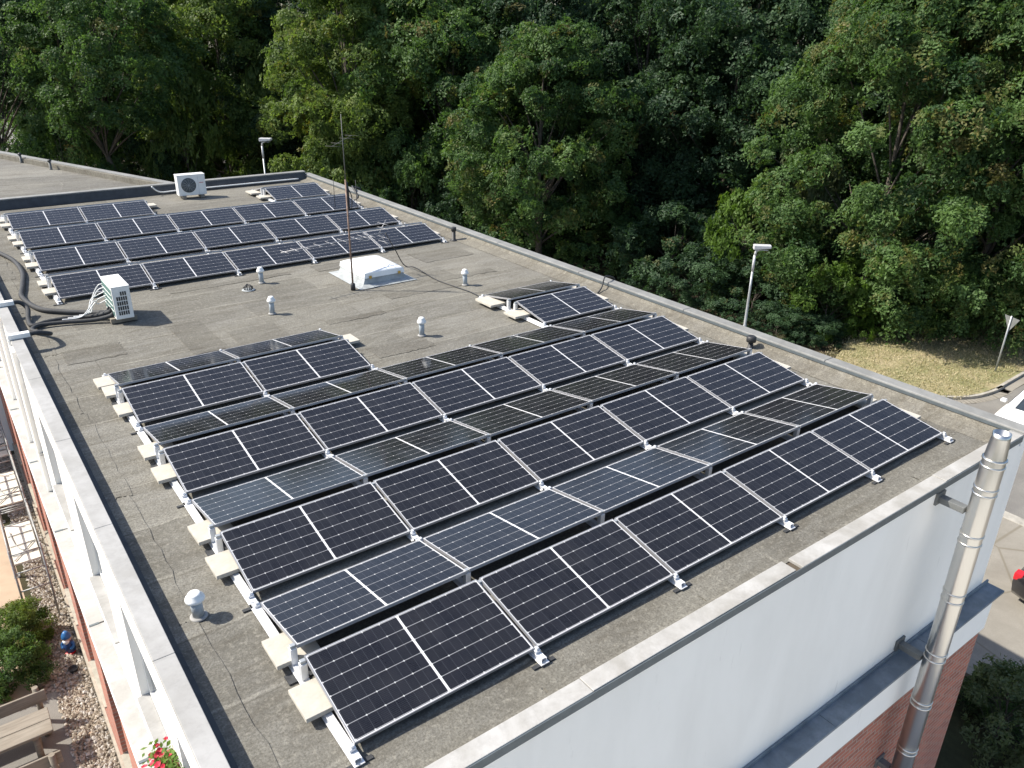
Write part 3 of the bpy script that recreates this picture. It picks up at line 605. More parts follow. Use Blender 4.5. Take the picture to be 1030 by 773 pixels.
for q in (-.2, -.1, .1, .2): tube(b, [c_+d*0.12+sd_*-.2+Vector((0, 0, q)), c_+d*0.12+sd_*.2+Vector((0, 0, q))], 0.005, 6)
tube(b, spline([c_+d*-.15, c_+d*-.3+Vector((0, 0, -.10)), c_+d*-.5+Vector((0, 0, -.03))], 6), 0.008, 6)
obj('yagi_antenna', b, M['alu'], r)
b = BM(); zt = 3.05
tube(b, [(-0.36, -0.28, zt-.05), (0.34, 0.30, zt+.05)], 0.0035, 6)
for q in (-1, -.45, .45, 1): tube(b, [(q*.34-.10, q*.28+.12, zt+q*.05), (q*.34+.10, q*.28-.12, zt+q*.05)], 0.0025, 5)
obj('top_antenna', b, M['dull'], r)
for (x, y, l) in ((8.24, 18.04, 'left of two thin dark rods beside the far array'), (8.79, 17.69, 'right of two thin dark rods beside the far array')):
    r = thing('lightning_rod', l, 'lightning rod', (x, y, 0), group='thin rods beside the far array'); b = BM(); lathe(b, [(0.09, 0.004), (0.09, 0.05), (0.03, 0.06)], n=14); obj('foot', b, M['dark_plastic'], r); b = BM(); tube(b, [(0, 0, 0.05), (0, 0, 0.93)], 0.009, 6); obj('rod', b, M['dark_plastic'], r)
def cable(name, lab, pts, rad, m, cat='cable', n=8):
    b = BM(); tube(b, spline(pts, 10), rad, n); o = obj(name, b, m); tag(o, lab, cat); return o
cable('antenna_cable', 'thin black cable running from the antenna past the skylight to the lone panels', [(6.40, 11.37, 0.93), (6.75, 11.6, 0.45), (7.02, 11.7, 0.03), (7.15, 11.4, 0.018), (7.05, 10.3, 0.018), (7.18, 9.2, 0.018), (7.15, 8.75, 0.02)], 0.011, M['dark_plastic'])
cable('hooked_cable', 'black bent cable hooked over the right parapet beside the far array', [(9.35, 19.15, 0.02), (9.5, 19.2, 0.02), (9.62, 19.35, 0.12), (9.66, 19.75, 0.33), (9.78, 19.95, 0.28), (9.97, 19.9, 0.22), (10.02, 19.9, 0.05)], 0.030, M['dark_plastic'])
cable('hooked_cable', 'black double cable over the right parapet beside the lone panel pair', [(9.1, 7.5, 0.12), (9.3, 7.55, 0.03), (9.5, 7.62, 0.12), (9.60, 7.66, 0.30), (9.75, 7.7, 0.30), (9.98, 7.75, 0.19), (9.99, 7.75, 0.0)], 0.016, M['dark_plastic'])
cable('wall_conduit', 'pale conduit running along the foot of the rear parapet', [(4.35, 23.3, 0.30), (4.6, 23.33, 0.10), (5.2, 23.36, 0.09), (7.2, 23.36, 0.09), (9.3, 23.36, 0.09)], 0.022, M['white_plastic'], 'conduit')
# air conditioners
def louvre(b, x0, x1, y, z0, z1, nx, nz, skip_first=0):
    for j in range(nz):
        for i in range(nx):
            if j == nz-1 and i < skip_first: continue
            cx = x0+(x1-x0)*(i+0.5)/nx; cz = z0+(z1-z0)*(j+0.5)/nz
            box(b, cx-(x1-x0)/nx*0.33, cx+(x1-x0)/nx*0.33, y-0.004, y+0.004, cz-(z1-z0)/nz*0.40, cz+(z1-z0)/nz*0.40)
r = thing('air_conditioner', 'white outdoor unit with louvred end, standing by the left parapet beside black hoses', 'air conditioner', (0.845, 11.60, 0.0), group='outdoor air conditioning units')
hx, hy = 0.155, 0.43
b = BM(); box(b, -hx, hx, -hy, hy, 0.10, 0.70, 0.012); box(b, -hx-0.006, hx+0.006, -hy-0.006, hy+0.006, 0.698, 0.722, 0.006); obj('casing', b, M['ac_white'], r)
b = BM(); louvre(b, -0.10, 0.09, -hy-0.003, 0.17, 0.63, 5, 5, 2); obj('louvre', b, M['dark_plastic'], r)
b = BM(); box(b, -hx-0.006, -hx+0.004, -hy+0.05, hy-0.03, 0.15, 0.66); obj('coil', b, M['coil'], r)
b = BM()
for k in range(1, 5): box(b, -hx-0.012, -hx-0.007, -hy+0.05, hy-0.03, 0.15+0.102*k-0.008, 0.15+0.102*k+0.008)
obj('coil_guard', b, M['ac_white'], r)
b = BM(); lathe(b, [(0.22, 0), (0.22, 0.008)], n=28); obj('fan_grille', b, M['dark_plastic'], r, loc=(hx-0.002, -0.08, 0.40), rot=(0, PI/2, 0))
for s in (-1, 1):
    b = BM(); box(b, -0.24, 0.22, s*0.28-0.05, s*0.28+0.05, 0.01, 0.10, 0.005); obj('timber_foot', b, M['wood'], r)
r = thing('air_conditioner', 'white outdoor unit with round fan grille, standing at the rear parapet behind the far array', 'air conditioner', (5.33, 22.42, 0.0), (0, 0, -0.04), 'outdoor air conditioning units')
hx, hy = 0.425, 0.17
b = BM(); box(b, -hx, hx, -hy, hy, 0.10, 0.72, 0.014); box(b, -hx-0.006, hx+0.006, -hy-0.006, hy+0.006, 0.718, 0.742, 0.006); obj('casing', b, M['ac_white'], r)
b = BM(); lathe(b, [(0.225, 0), (0.225, 0.010), (0.20, 0.016)], n=32); obj('fan_grille', b, mat('fan_dark', (0.05, 0.065, 0.07), 0.5), r, loc=(-0.10, -hy-0.001, 0.42), rot=(PI/2, 0, 0))
b = BM()
for k in range(1, 6): 
    pts = [(-0.10+0.037*k*math.cos(a), -hy-0.019, 0.42+0.037*k*math.sin(a)) for a in np.linspace(0, 2*PI, 25)]; tube(b, pts, 0.003, 4, cap=False)
for k in range(6):
    a = k*PI/6; tube(b, [(-0.10+0.21*math.cos(a), -hy-0.021, 0.42+0.21*math.sin(a)), (-0.10-0.21*math.cos(a), -hy-0.021, 0.42-0.21*math.sin(a))], 0.003, 4)
obj('guard_wires', b, M['steel_pole'], r)
b = BM()
for k, w in enumerate((0.016, 0.018, 0.014, 0.016, 0.018)): box(b, 0.235+k*0.026, 0.235+k*0.026+w, -hy-0.004, -hy+0.002, 0.465, 0.490)
obj('maker_badge', b, mat('badge_red', (0.45, 0.04, 0.05), 0.5), r)
b = BM(); box(b, 0.195, 0.200, -hy-0.003, -hy+0.002, 0.12, 0.70); obj('panel_seam', b, M['grey_pvc'], r)
for s in (-1, 1):
    b = BM(); box(b, s*0.28-0.06, s*0.28+0.06, -0.24, 0.22, 0.01, 0.10, 0.005); obj('timber_foot', b, M['wood'], r)
# refrigerant hoses and the white ducts over the coping
hoses = [
 ('thick black hose lying in a long S from the far left to the air conditioner', [(-0.78, 19.0, 0.04), (-0.50, 17.9, 0.05), (-0.30, 16.9, 0.05), (-0.28, 15.7, 0.05), (-0.42, 14.6, 0.05), (-0.52, 13.8, 0.05), (-0.36, 12.85, 0.05), (0.0, 12.4, 0.05), (0.35, 12.1, 0.05), (0.62, 11.75, 0.10), (0.67, 11.55, 0.22)], 0.048),
 ('black hose looping from the farther white duct on the coping to the air conditioner', [(-0.80, 12.69, 0.285), (-0.66, 12.72, 0.27), (-0.56, 12.62, 0.16), (-0.62, 12.2, 0.06), (-0.60, 11.85, 0.05), (-0.35, 11.95, 0.05), (0.05, 11.95, 0.05), (0.40, 11.75, 0.07), (0.64, 11.55, 0.16), (0.69, 11.45, 0.24)], 0.042),
 ('black hose bending from the nearer white duct on the coping to the air conditioner', [(-0.80, 10.70, 0.285), (-0.62, 10.72, 0.275), (-0.46, 10.80, 0.20), (-0.44, 11.15, 0.09), (-0.64, 11.55, 0.06), (-0.50, 11.78, 0.06), (-0.1, 11.72, 0.055), (0.35, 11.55, 0.06), (0.62, 11.42, 0.12), (0.70, 11.38, 0.18)], 0.040)]
for l, p, rd in hoses: cable('insulated_hose', l, p, rd, M['rubber'], 'hose')
for k in range(5):
    cable('white_tube', 'white narrow tubes dropping from the air conditioner beside the hoses', [(0.685, 11.95-0.06*k, 0.60-0.06*k), (0.60-0.02*k, 11.98-0.05*k, 0.56-0.07*k), (0.47-0.025*(k%3), 11.95-0.06*k, 0.36-0.05*(k%2)), (0.40-0.05*k, 11.86-0.05*k, 0.13), (0.28-0.10*k, 11.88-0.03*k, 0.10)], 0.0095, M['white_plastic'], 'tube')['group'] = 'white tubes on the air conditioner'
for y, l in ((10.69, 'white duct crossing the left coping, nearer one'), (12.70, 'white duct crossing the left coping, farther one')):
    r = thing('pipe_duct', l, 'duct', (-0.95, y, 0.25), group='white ducts over the left coping')
    b = BM(); box(b, -0.13, 0.20, -0.065, 0.065, 0.004, 0.085, 0.008); obj('cover', b, M['white_plastic'], r)
    b = BM(); box(b, -0.135, -0.101, -0.06, 0.06, -1.9, 0.003, 0.004); obj('drop_cover', b, M['white_plastic'], r)
# flue in front of the front wall
r = thing('steel_flue', 'tall shiny steel flue pipe fixed outside the front wall', 'flue', (7.50, -1.18, GZ))
FX, FR = 0.0, 0.126
b = BM(); prof = [(FR, 0.0)]
z = 1.0
lathe(b, [(FR, 0.0), (FR, 8.42), (FR*0.98, 8.43), (FR*0.97, 8.50), (FR*0.93, 8.52), (FR*0.78, 8.78), (FR*0.76, 8.84), (FR*0.70, 8.84), (FR*0.66, 8.60)], n=40); obj('pipe', b, M['flue'], r)
for z in (1.0, 2.0, 3.0, 3.9, 3.97, 4.75, 4.83, 5.55, 5.66, 6.5, 6.62, 7.36, 7.48, 8.05, 8.13, 8.42, 8.51):
    b = BM(); lathe(b, [(FR+0.001, z-0.014), (FR+0.008, z-0.009), (FR+0.008, z+0.009), (FR+0.001, z+0.014)], n=40); obj('clamp_band', b, M['flue'], r)
for z in (7.75, 5.45, 3.4, 1.4):
    b = BM(); box(b, -0.055, 0.055, 0.14, 0.47 if z > 5 else 0.31, z-0.05, z+0.03, 0.004); box(b, -0.10, 0.10, 0.44 if z > 5.3 else 0.285, 0.469 if z > 5.3 else 0.312, z-0.08, z+0.08, 0.003)
    obj('wall_bracket', b, M['bracket'], r)
# flower box on the left sill
r = thing('flower_box', 'window box full of red petunias on the white left facade', 'flower box', (-1.105, 1.42, -0.95), (0, 0, 0))
b = BM(); box(b, -0.085, 0.085, -0.42, 0.42, -0.20, -0.02, 0.01); obj('box', b, mat('terracotta_box', (0.25, 0.11, 0.06), 0.8), r)

# ------------------------------------------------------------------ foliage builder
def leaf_mesh(name, pts, nrm, dirs, size, tint, aspect=0.42, material=None):
    N = len(pts); nrm = nrm/np.linalg.norm(nrm, axis=1, keepdims=True)
    d = dirs-nrm*(dirs*nrm).sum(1, keepdims=True); d = d/(np.linalg.norm(d, axis=1, keepdims=True)+1e-9); s = np.cross(nrm, d)
    L_ = size[:, None]; V = np.empty((N, 4, 3)); V[:, 0] = pts-d*L_*0.5; V[:, 2] = pts+d*L_*0.5; V[:, 1] = pts+s*L_*aspect*0.5-d*L_*0.05; V[:, 3] = pts-s*L_*aspect*0.5-d*L_*0.05
    me = bpy.data.meshes.new(name); me.vertices.add(4*N); me.loops.add(4*N); me.polygons.add(N)
    me.vertices.foreach_set('co', V.reshape(-1).astype('f')); me.loops.foreach_set('vertex_index', np.arange(4*N, dtype='i'))
    me.polygons.foreach_set('loop_start', np.arange(0, 4*N, 4, dtype='i')); me.polygons.foreach_set('loop_total', np.full(N, 4, 'i')); me.update()
    ca = me.color_attributes.new('tint', 'FLOAT_COLOR', 'POINT'); ca.data.foreach_set('color', np.repeat(np.concatenate([tint, np.ones((N, 4-tint.shape[1]))], 1), 4, 0).astype('f').ravel())
    me.materials.append(material); return me
def unit(a): return a/(np.linalg.norm(a, axis=-1, keepdims=True)+1e-9)
def crown_data(seed, R, H, boughs, sprays, leaves, leaf, rb, z0=0.0, top=0.85, tips=0.08, inner=0.42):
    """boughs on an uneven crown shell, sprays on each bough, leaflets in drooping feather fans"""
    g = np.random.default_rng(seed); P_ = []; N_ = []; D_ = []; S_ = []; T_ = []; bc = []
    for i in range(boughs):
        q = g.uniform(0, 1); z = z0+H*(0.04+0.96*q); prof = math.sin(PI*min(1, (0.16+0.84*q)**top))**0.6 if q < 0.97 else 0.3
        a = g.uniform(0, 2*PI); rad = R*prof*(inner+(1-inner)*g.uniform(0, 1)**0.5)*g.uniform(0.85, 1.12)
        bc.append((rad*math.cos(a), rad*math.sin(a), z))
    bc = np.array(bc)
    for c in bc:
        out = unit(np.array([c[0], c[1], (c[2]-z0-H*0.4)*0.6])); r = rb*g.choice([0.55, 0.8, 1.0, 1.35])*g.uniform(0.85, 1.15); bt = np.clip(g.normal(0.5, 0.22), 0, 1)
        tipb = g.uniform() < tips*2
        for k in range(sprays):
            n = unit(g.normal(0, 1, 3)+out*0.5+np.array([0, 0, 0.45])); sp = c+n*r*np.array([1.1, 1.1, 0.75])*g.uniform(0.55, 0.9)
            ax = unit(n*0.8+g.normal(0, 0.45, 3)+np.array([0, 0, 0.1])); u = unit(np.cross(ax, g.normal(0, 1, 3))); v_ = np.cross(ax, u)
            sr = g.uniform(0.20, 0.50)*rb/1.2; m = max(6, int(leaves*g.uniform(0.6, 1.3))); st = np.clip(bt+g.normal(0, 0.18), 0, 1); tip = (g.uniform(0.3, 0.75) if (tipb and g.uniform() < 0.42 and n[2] > 0.1) else (g.uniform(0.1, 0.5) if g.uniform() < tips else 0))
            th = g.integers(0, 7, m)*2*PI/7+g.normal(0, 0.16, m); rr_ = sr*np.sqrt(g.uniform(0.01, 1, m))
            off = u*(np.cos(th)*rr_)[:, None]+v_*(np.sin(th)*rr_)[:, None]; droop = (rr_/sr)**2*sr*0.45
            p = sp+off-np.array([0, 0, 1])*droop[:, None]+g.normal(0, 0.03, (m, 3))
            P_.append(p); N_.append(unit(ax+g.normal(0, 0.38, (m, 3)))); D_.append(unit(off+np.cross(ax, off)*g.choice([-0.9, 0.9], m)[:, None]+g.normal(0, 0.1, (m, 3)))); S_.append(leaf*g.uniform(0.7, 1.3, m))
            T_.append(np.stack([np.clip(st+g.normal(0, 0.10, m), 0, 1), np.full(m, tip)*g.uniform(0.5, 1, m)], 1))
    return np.concatenate(P_), np.concatenate(N_), np.concatenate(D_), np.concatenate(S_), np.concatenate(T_), bc
CROWN = {}
def crown_mesh(key, material, **k):
    p, n, d, s, t_, bc = crown_data(**k); CROWN[key] = (leaf_mesh(key, p, n, d, s, t_, 0.48, M[material]), bc, k)
# kinds: total heights about 15 m with the crown starting z0 above ground
crown_mesh('robinia', 'leaf_mid', seed=1, R=4.9, H=10.2, boughs=135, sprays=36, leaves=38, leaf=0.158, rb=1.1, z0=2.0, tips=0.10)
crown_mesh('ailanthus', 'leaf_mid', seed=7, R=5.6, H=15.0, boughs=200, sprays=36, leaves=38, leaf=0.158, rb=1.2, z0=0.4, tips=0.14)
crown_mesh('tall_ash', 'leaf_yellow', seed=3, R=4.8, H=14.5, boughs=165, sprays=34, leaves=34, leaf=0.168, rb=1.15, z0=1.5, tips=0.05)
crown_mesh('maple', 'leaf_mid', seed=9, R=5.6, H=14.0, boughs=175, sprays=32, leaves=33, leaf=0.180, rb=1.25, z0=1.2, tips=0.02)
crown_mesh('dense_tree', 'leaf_shade_dark', seed=5, R=5.2, H=15.5, boughs=175, sprays=30, leaves=32, leaf=0.182, rb=1.25, z0=1.0, tips=0.02)  # crown for the shadowed recess, its shade painted into dark leaves
crown_mesh('high_crown', 'leaf_mid', seed=22, R=5.0, H=9.5, boughs=120, sprays=30, leaves=30, leaf=0.18, rb=1.2, z0=6.6, tips=0.05)
crown_mesh('shrub', 'leaf_bright', seed=12, R=1.9, H=3.0, boughs=34, sprays=18, leaves=32, leaf=0.135, rb=0.62, z0=0.1, tips=0.03)
crown_mesh('understorey', 'leaf_shade_dark', seed=14, R=2.8, H=4.2, boughs=50, sprays=18, leaves=34, leaf=0.155, rb=0.85, z0=0.1, tips=0.03)
def make_trunk(key, r0, lean=(0, 0), base_h=None):
    me, bc, k = CROWN[key]; g = random.Random(k['seed']); b = BM(); H = k['z0']+k['H']
    main = spline([(0, 0, -0.2), (lean[0]*.3+g.uniform(-.1, .1), lean[1]*.3, H*0.25), (lean[0]*.7, lean[1]*.7+g.uniform(-.2, .2), H*0.5), (lean[0], lean[1], H*0.86)], 6); m = len(main)
    tube(b, main, [r0*(1-0.82*i/(m-1)) for i in range(m)], 10)
    idx = g.sample(range(len(bc)), min(26, len(bc)))
    for i in idx:
        e = Vector(bc[i]); st = main[min(m-2, max(3, int(m*(max(0.42 if k['z0'] > 5 else 0.12, e.z/H-0.22)))))]; mid = st.lerp(e, 0.5)+Vector((0, 0, 0.25)); pts = spline([st, mid, e], 4); q = len(pts)
        tube(b, pts, [r0*0.30*(1-0.8*j/(q-1)) for j in range(q)], 6, cap=False)
    me = bpy.data.meshes.new('trunk'); b.normal_update(); b.to_mesh(me); b.free(); me.materials.append(M['bark']); return me
TR = {}
def tree(name, key, x, y, lab, cat='tree', s=1.0, sz=None, rz=0.0, material=None, r0=0.22, group=None, lean=(0, 0)):
    r = thing(name, lab, cat, (x, y, GZ), (0, 0, rz), group); r.scale = (s, s, sz or s)
    c = link(bpy.data.objects.new('crown', CROWN[key][0])); c.parent = r
    if material: c.material_slots[0].link = 'OBJECT'; c.material_slots[0].material = M[material]
    tk = (key, r0, lean)
    if tk not in TR: TR[tk] = make_trunk(key, r0, lean)
    q = link(bpy.data.objects.new('trunk' if cat == 'tree' else 'stem', TR[tk])); q.parent = r
    return r
FG = 'trees at the edge of the wood'
tree('robinia_tree', 'robinia', 27.0, 31.7, 'bushy green tree with orange seed clusters, most prominent in the middle', s=1.03, rz=0.4, group=FG)
tree('robinia_tree', 'robinia', 27.3, 41.6, 'broad sunlit green tree between the middle tree and the antenna mast', s=1.28, rz=2.2, group=FG)
tree('ash_tree', 'tall_ash', 22.0, 45.5, 'tall yellow green tree straight behind the antenna mast', s=1.05, rz=0.2, group=FG)
tree('maple_tree', 'maple', 18.6, 60.0, 'broad light green tree behind the street lamp at the rear parapet', s=1.15, rz=1.0, material='leaf_yellow', group=FG)
tree('maple_tree', 'maple', 11.5, 71.5, 'green tree rising left of the street lamp, behind the rear air conditioner', s=1.1, rz=3.0, group=FG)
tree('leaning_tree', 'high_crown', 9.8, 54.6, 'dark tree with a bent leaning bare trunk behind the neighbouring roof', s=1.0, rz=0.0, r0=0.22, lean=(-2.6, 1.2), material='leaf_mid', group=FG)
tree('maple_tree', 'high_crown', 3.6, 61.5, 'dark green tree at the far left end of the wood', s=1.05, rz=5.0, material='leaf_shade_dark', group=FG)
tree('dense_tree', 'dense_tree', 35.8, 32.6, 'dark shaded tree just right of the prominent middle tree', s=1.1, rz=1.4, group=FG)
tree('dense_tree', 'dense_tree', 38.0, 27.6, 'dark shaded tree in the deepest shadow above the near street lamp', s=1.12, rz=3.4, group=FG)
tree('dense_tree', 'dense_tree', 40.6, 23.2, 'dark shaded tree between the deep shadow and the sunlit right hand trees', s=1.1, rz=4.7, group=FG)
tree('ailanthus_tree', 'ailanthus', 34.4, 15.4, 'large sunlit tree with red brown seed clusters above the dry grass', s=1.0, rz=0.9, group=FG)
tree('ailanthus_tree', 'ailanthus', 37.4, 11.6, 'large sunlit tree at the right, above the triangular road sign', s=1.02, rz=2.9, group=FG)
tree('ailanthus_tree', 'ailanthus', 43.5, 10.2, 'sunlit tree at the very right edge behind the sign', s=1.0, rz=4.4, group=FG)
tree('ash_tree', 'tall_ash', 49.0, 21.5, 'tall tree showing its top behind the right hand sunlit trees', s=1.2, rz=1.1, material='leaf_mid', group=FG)
tree('ash_tree', 'tall_ash', 31.5, 38.5, 'tall dark green tree filling the gap behind the middle tree', s=1.15, rz=3.3, material='leaf_shade_dark', group=FG)
bk = ['leaf_shade_dark', 'leaf_mid', 'leaf_shade_dark', 'leaf_yellow', 'leaf_shade_dark']
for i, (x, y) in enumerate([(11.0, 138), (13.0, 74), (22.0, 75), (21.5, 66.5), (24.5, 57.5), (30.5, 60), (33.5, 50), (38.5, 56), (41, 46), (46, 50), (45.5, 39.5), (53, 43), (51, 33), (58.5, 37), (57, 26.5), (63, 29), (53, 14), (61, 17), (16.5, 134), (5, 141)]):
    tree('woodland_tree', ('dense_tree', 'maple', 'tall_ash')[i % 3], x, y, 'woodland tree crowded among others deep in the wood', s=1.15+0.1*((i*7) % 4)/3, rz=i*1.3, material=bk[i % 5], group='trees deep in the wood')
BG = 'bushes along the wood edge'
for (key, x, y, s, sz, mt, lab) in [
 ('shrub', 30.9, 15.1, 1.0, 1.1, 'leaf_bright', 'bright green leafy bush at the upper end of the dry grass'),
 ('shrub', 31.2, 20.4, 1.1, 1.75, 'leaf_bright', 'bright green feathery bush behind the head of the near street lamp'),
 ('shrub', 33.4, 18.6, 1.1, 2.2, 'leaf_pale', 'pale leaved climber hanging beside the large right hand tree'),  # white sunlight on the climber painted as paler leaves
 ('understorey', 30.6, 24.5, 1.1, 0.9, 'leaf_shade_dark', 'dark low bush left of the near street lamp'),
 ('understorey', 29.9, 28.5, 1.0, 0.8, 'leaf_mid', 'low green bush behind the right parapet, under the dark trees'),
 ('understorey', 29.4, 33.5, 0.95, 0.8, 'leaf_mid', 'low green bush beside the trunk of the middle tree'),
 ('understorey', 33.8, 20.5, 1.2, 1.0, 'leaf_shade_dark', 'dark bush in shadow between the two bright green bushes'),
 ('understorey', 35.4, 13.6, 0.95, 0.9, 'leaf_mid', 'green bush at the foot of the right hand trees above the grass'),
 ('understorey', 37.6, 10.9, 0.9, 1.0, 'leaf_mid', 'green bush behind the triangular road sign'),
 ('understorey', 41.5, 9.8, 1.0, 1.0, 'leaf_shade_dark', 'dark bush at the right edge behind the road sign'),
 ('shrub', 14.0, 55.0, 1.5, 2.1, 'leaf_yellow', 'yellow green bush left of the rear street lamp'),
 ('shrub', 19.8, 56.2, 1.5, 2.2, 'leaf_yellow', 'yellow green bush directly behind the rear street lamp'),
 ('understorey', 11.6, 56.5, 1.0, 1.2, 'leaf_shade_dark', 'green bush beside the foot of the bent leaning trunk'),
 ('understorey', 6.6, 57.0, 1.2, 1.5, 'leaf_mid', 'green bush at the left, behind the edge of the neighbouring roof'),
 ('understorey', 23.2, 40.0, 1.1, 1.4, 'leaf_mid', 'green bush showing over the right parapet beside the hooked cable'),
 ('understorey', 20.7, 43.5, 1.1, 1.5, 'leaf_yellow', 'yellow green bush just behind the rear right roof corner'),
 ('understorey', 25.2, 36.5, 1.0, 1.1, 'leaf_shade_dark', 'dark bush in the shade left of the middle tree trunk'),
 ('understorey', 29.9, 18.4, 0.75, 0.75, 'leaf_shade_dark', 'dark bush just right of the near street lamp pole'),  # added dark bush covering ground that only lies in shade
 ('understorey', 29.3, 21.3, 0.85, 0.8, 'leaf_shade_dark', 'dark bush behind the pole of the near street lamp'),
 ('understorey', 28.9, 16.2, 0.55, 0.6, 'leaf_shade_dark', 'small dark bush at the left end of the dry grass, farther one'),  # this bush and the next are added, dark tone standing for ground shade
 ('understorey', 29.6, 14.7, 0.45, 0.6, 'leaf_shade_dark', 'small dark bush at the left end of the dry grass, nearer one'),
 ('understorey', 45.0, 13.5, 1.3, 1.4, 'leaf_mid', 'green bush between the two sunlit right hand trees')]:
    tree('bush', key, x, y, lab, 'bush', s=s, sz=s*sz, rz=x, material=mt, r0=0.05, group=BG)
# shaded garden at the front right corner
crown_mesh('garden_shrub', 'leaf_mid', seed=31, R=0.95, H=1.5, boughs=36, sprays=14, leaves=16, leaf=0.085, rb=0.34, z0=0.05, tips=0.02)
crown_mesh('garden_bush', 'leaf_mid', seed=33, R=0.95, H=1.3, boughs=60, sprays=20, leaves=22, leaf=0.07, rb=0.30, z0=0.05, tips=0.02)
for (x, y, s, sz, mt, lab) in [(12.9, -0.75, 0.95, 1.15, 'leaf_pale', 'grey green shrub with small pale leaves in the shaded corner garden'), (13.3, 0.75, 0.62, 0.8, 'leaf_mid', 'dark green shrub beside the pavement edge in the shaded corner garden'), (11.9, 0.5, 0.6, 0.6, 'leaf_shade_dark', 'low dark shrub nearest the brick corner in the shaded garden'), (13.9, -0.6, 0.8, 0.8, 'leaf_mid', 'green shrub at the right edge of the shaded corner garden'), (12.6, -2.0, 0.9, 0.8, 'leaf_pale', 'green shrub at the bottom right corner below the pale shrub')]:
    tree('shrub', 'garden_shrub', x, y, lab, 'bush', s=s, sz=s*sz, rz=x*3, material=mt, r0=0.03, group='shrubs in the shaded corner garden')
# bushes by the picnic set
tree('garden_bush', 'garden_bush', -2.45, 12.35, 'dense dark green bush beside the picnic bench', 'bush', s=0.72, sz=0.8, rz=0.5, material='leaf_mid', r0=0.03)
tree('garden_bush', 'garden_bush', -2.2, 13.5, 'straggly olive brown bush beside the scaffold tower', 'bush', s=0.66, sz=0.75, rz=2.5, material='leaf_yellow', r0=0.03)
# petunias
g = np.random.default_rng(8); m = 420
pp = np.stack([g.normal(0, .07, m)-0.02, g.uniform(-.42, .42, m), g.uniform(-.06, .16, m)], 1)
fo = link(bpy.data.objects.new('foliage', leaf_mesh('foliage', pp, unit(g.normal(0, .5, (m, 3))+np.array([-.3, 0, 1])), g.normal(0, 1, (m, 3)), g.uniform(.04, .07, m), np.stack([g.uniform(0.3, 1, m), np.zeros(m)], 1), 0.6, M['leaf_bright']))); fo.parent = bpy.data.objects['flower_box']
b = BM(); rr = random.Random(3)
for k in range(36):
    c_ = Vector((rr.gauss(-0.05, .075), rr.uniform(-.42, .42), rr.uniform(.0, .20))); nn = Vector((rr.uniform(-.8, .2), rr.uniform(-.6, .4), 1)).normalized(); u = nn.orthogonal().normalized(); w = nn.cross(u); rd = rr.uniform(.022, .036)
    ce = b.verts.new(c_-nn*0.012); rg = [b.verts.new(c_+(u*math.cos(2*PI*j/10)+w*math.sin(2*PI*j/10))*rd*(1 if j % 2 else 0.82)) for j in range(10)]
    for j in range(10): b.faces.new((ce, rg[j], rg[(j+1) % 10]))
obj('blossoms', b, M['red_flower'], bpy.data.objects['flower_box'])
# dry grass blades on the verge: uncountable
g = np.random.default_rng(21); m = 26000
px_ = g.uniform(27.8, 37, m); py_ = g.uniform(7.4, 20, m); ok = (py_ > 7.55+np.clip(28.9-px_, 0, 2)**1.5*1.0) & (py_ < np.interp(px_, [27.8, 30.5, 31.5, 33, 36, 37], [13.0, 13.9, 14.2, 13.7, 12.6, 12.3])); px_, py_ = px_[ok], py_[ok]; m = len(px_)
hgt = g.uniform(.03, .12, m); px_ = px_+g.normal(0, .16, m)*(px_ < 30.5); py_ = py_+np.abs(g.normal(0, .22, m))*(py_ > 11); pp = np.stack([px_, py_, np.full(m, GZ+0.10)+hgt*0.45], 1); up = unit(g.normal(0, .45, (m, 3))+np.array([0, 0, 1]))
me = leaf_mesh('grass_blades', pp, unit(np.cross(up, g.normal(0, 1, (m, 3)))), up, hgt, np.stack([g.uniform(0, 1, m), g.uniform(0, 1, m)**2], 1), 0.35, leaf_mat('dry_blades', (0.19, 0.21, 0.09), (0.42, 0.35, 0.21), (0.54, 0.46, 0.31), 0.25))
o = link(bpy.data.objects.new('grass_blades', me)); o['kind'] = 'stuff'; tag(o, 'short sun dried grass on the verge beside the side street', 'grass')

# ------------------------------------------------------------------ street furniture
def lamp(x, y, rz, lab, H=4.55):
    r = thing('street_lamp', lab, 'street lamp', (x, y, GZ), (0, 0, rz), 'street lamps beyond the roof')
    b = BM(); lathe(b, [(0.09, 0), (0.085, 1.1), (0.062, 1.15), (0.052, 2.6), (0.048, H-1.0)], n=16); obj('pole', b, M['steel_pole'], r)
    b = BM(); lathe(b, [(0.055, H-1.0), (0.055, H-0.3)], n=16); tube(b, [(0, 0, H-0.32), (0.04, 0, H-0.1), (0.22, 0, H-0.02)], [0.05, 0.055, 0.05], 10); obj('bracket', b, M['lamp_grey'], r)
    b = BM(); vs = box(b, -0.10, 0.62, -0.15, 0.15, H-0.04, H+0.16, 0.03); bmesh.ops.translate(b, verts=[v_ for v_ in b.verts if v_.co.x > 0.4 and v_.co.z < H+0.05], vec=(0, 0, 0.07)); obj('lamp_head', b, M['lamp_grey'], r)
    b = BM(); box(b, 0.05, 0.50, -0.11, 0.11, H-0.055, H-0.041); obj('lens', b, M['clear_lens'], r)
lamp(26.15, 16.0, -0.75, 'grey street lamp standing before the dark wood, just beyond the right parapet')
lamp(15.25, 43.4, -0.75, 'grey street lamp standing beyond the rear parapet before yellow green bushes', 6.6)
r = thing('road_sign', 'triangular road sign seen from behind on a pole in the dry grass', 'road sign', (32.69, 8.12, GZ), (0, 0.03, 0))
b = BM(); lathe(b, [(0.035, 0.0), (0.035, 2.52), (0.01, 2.53)], n=12); obj('pole', b, M['steel_pole'], r)
b = BM(); ang_ = R_(36); s_ = 0.40
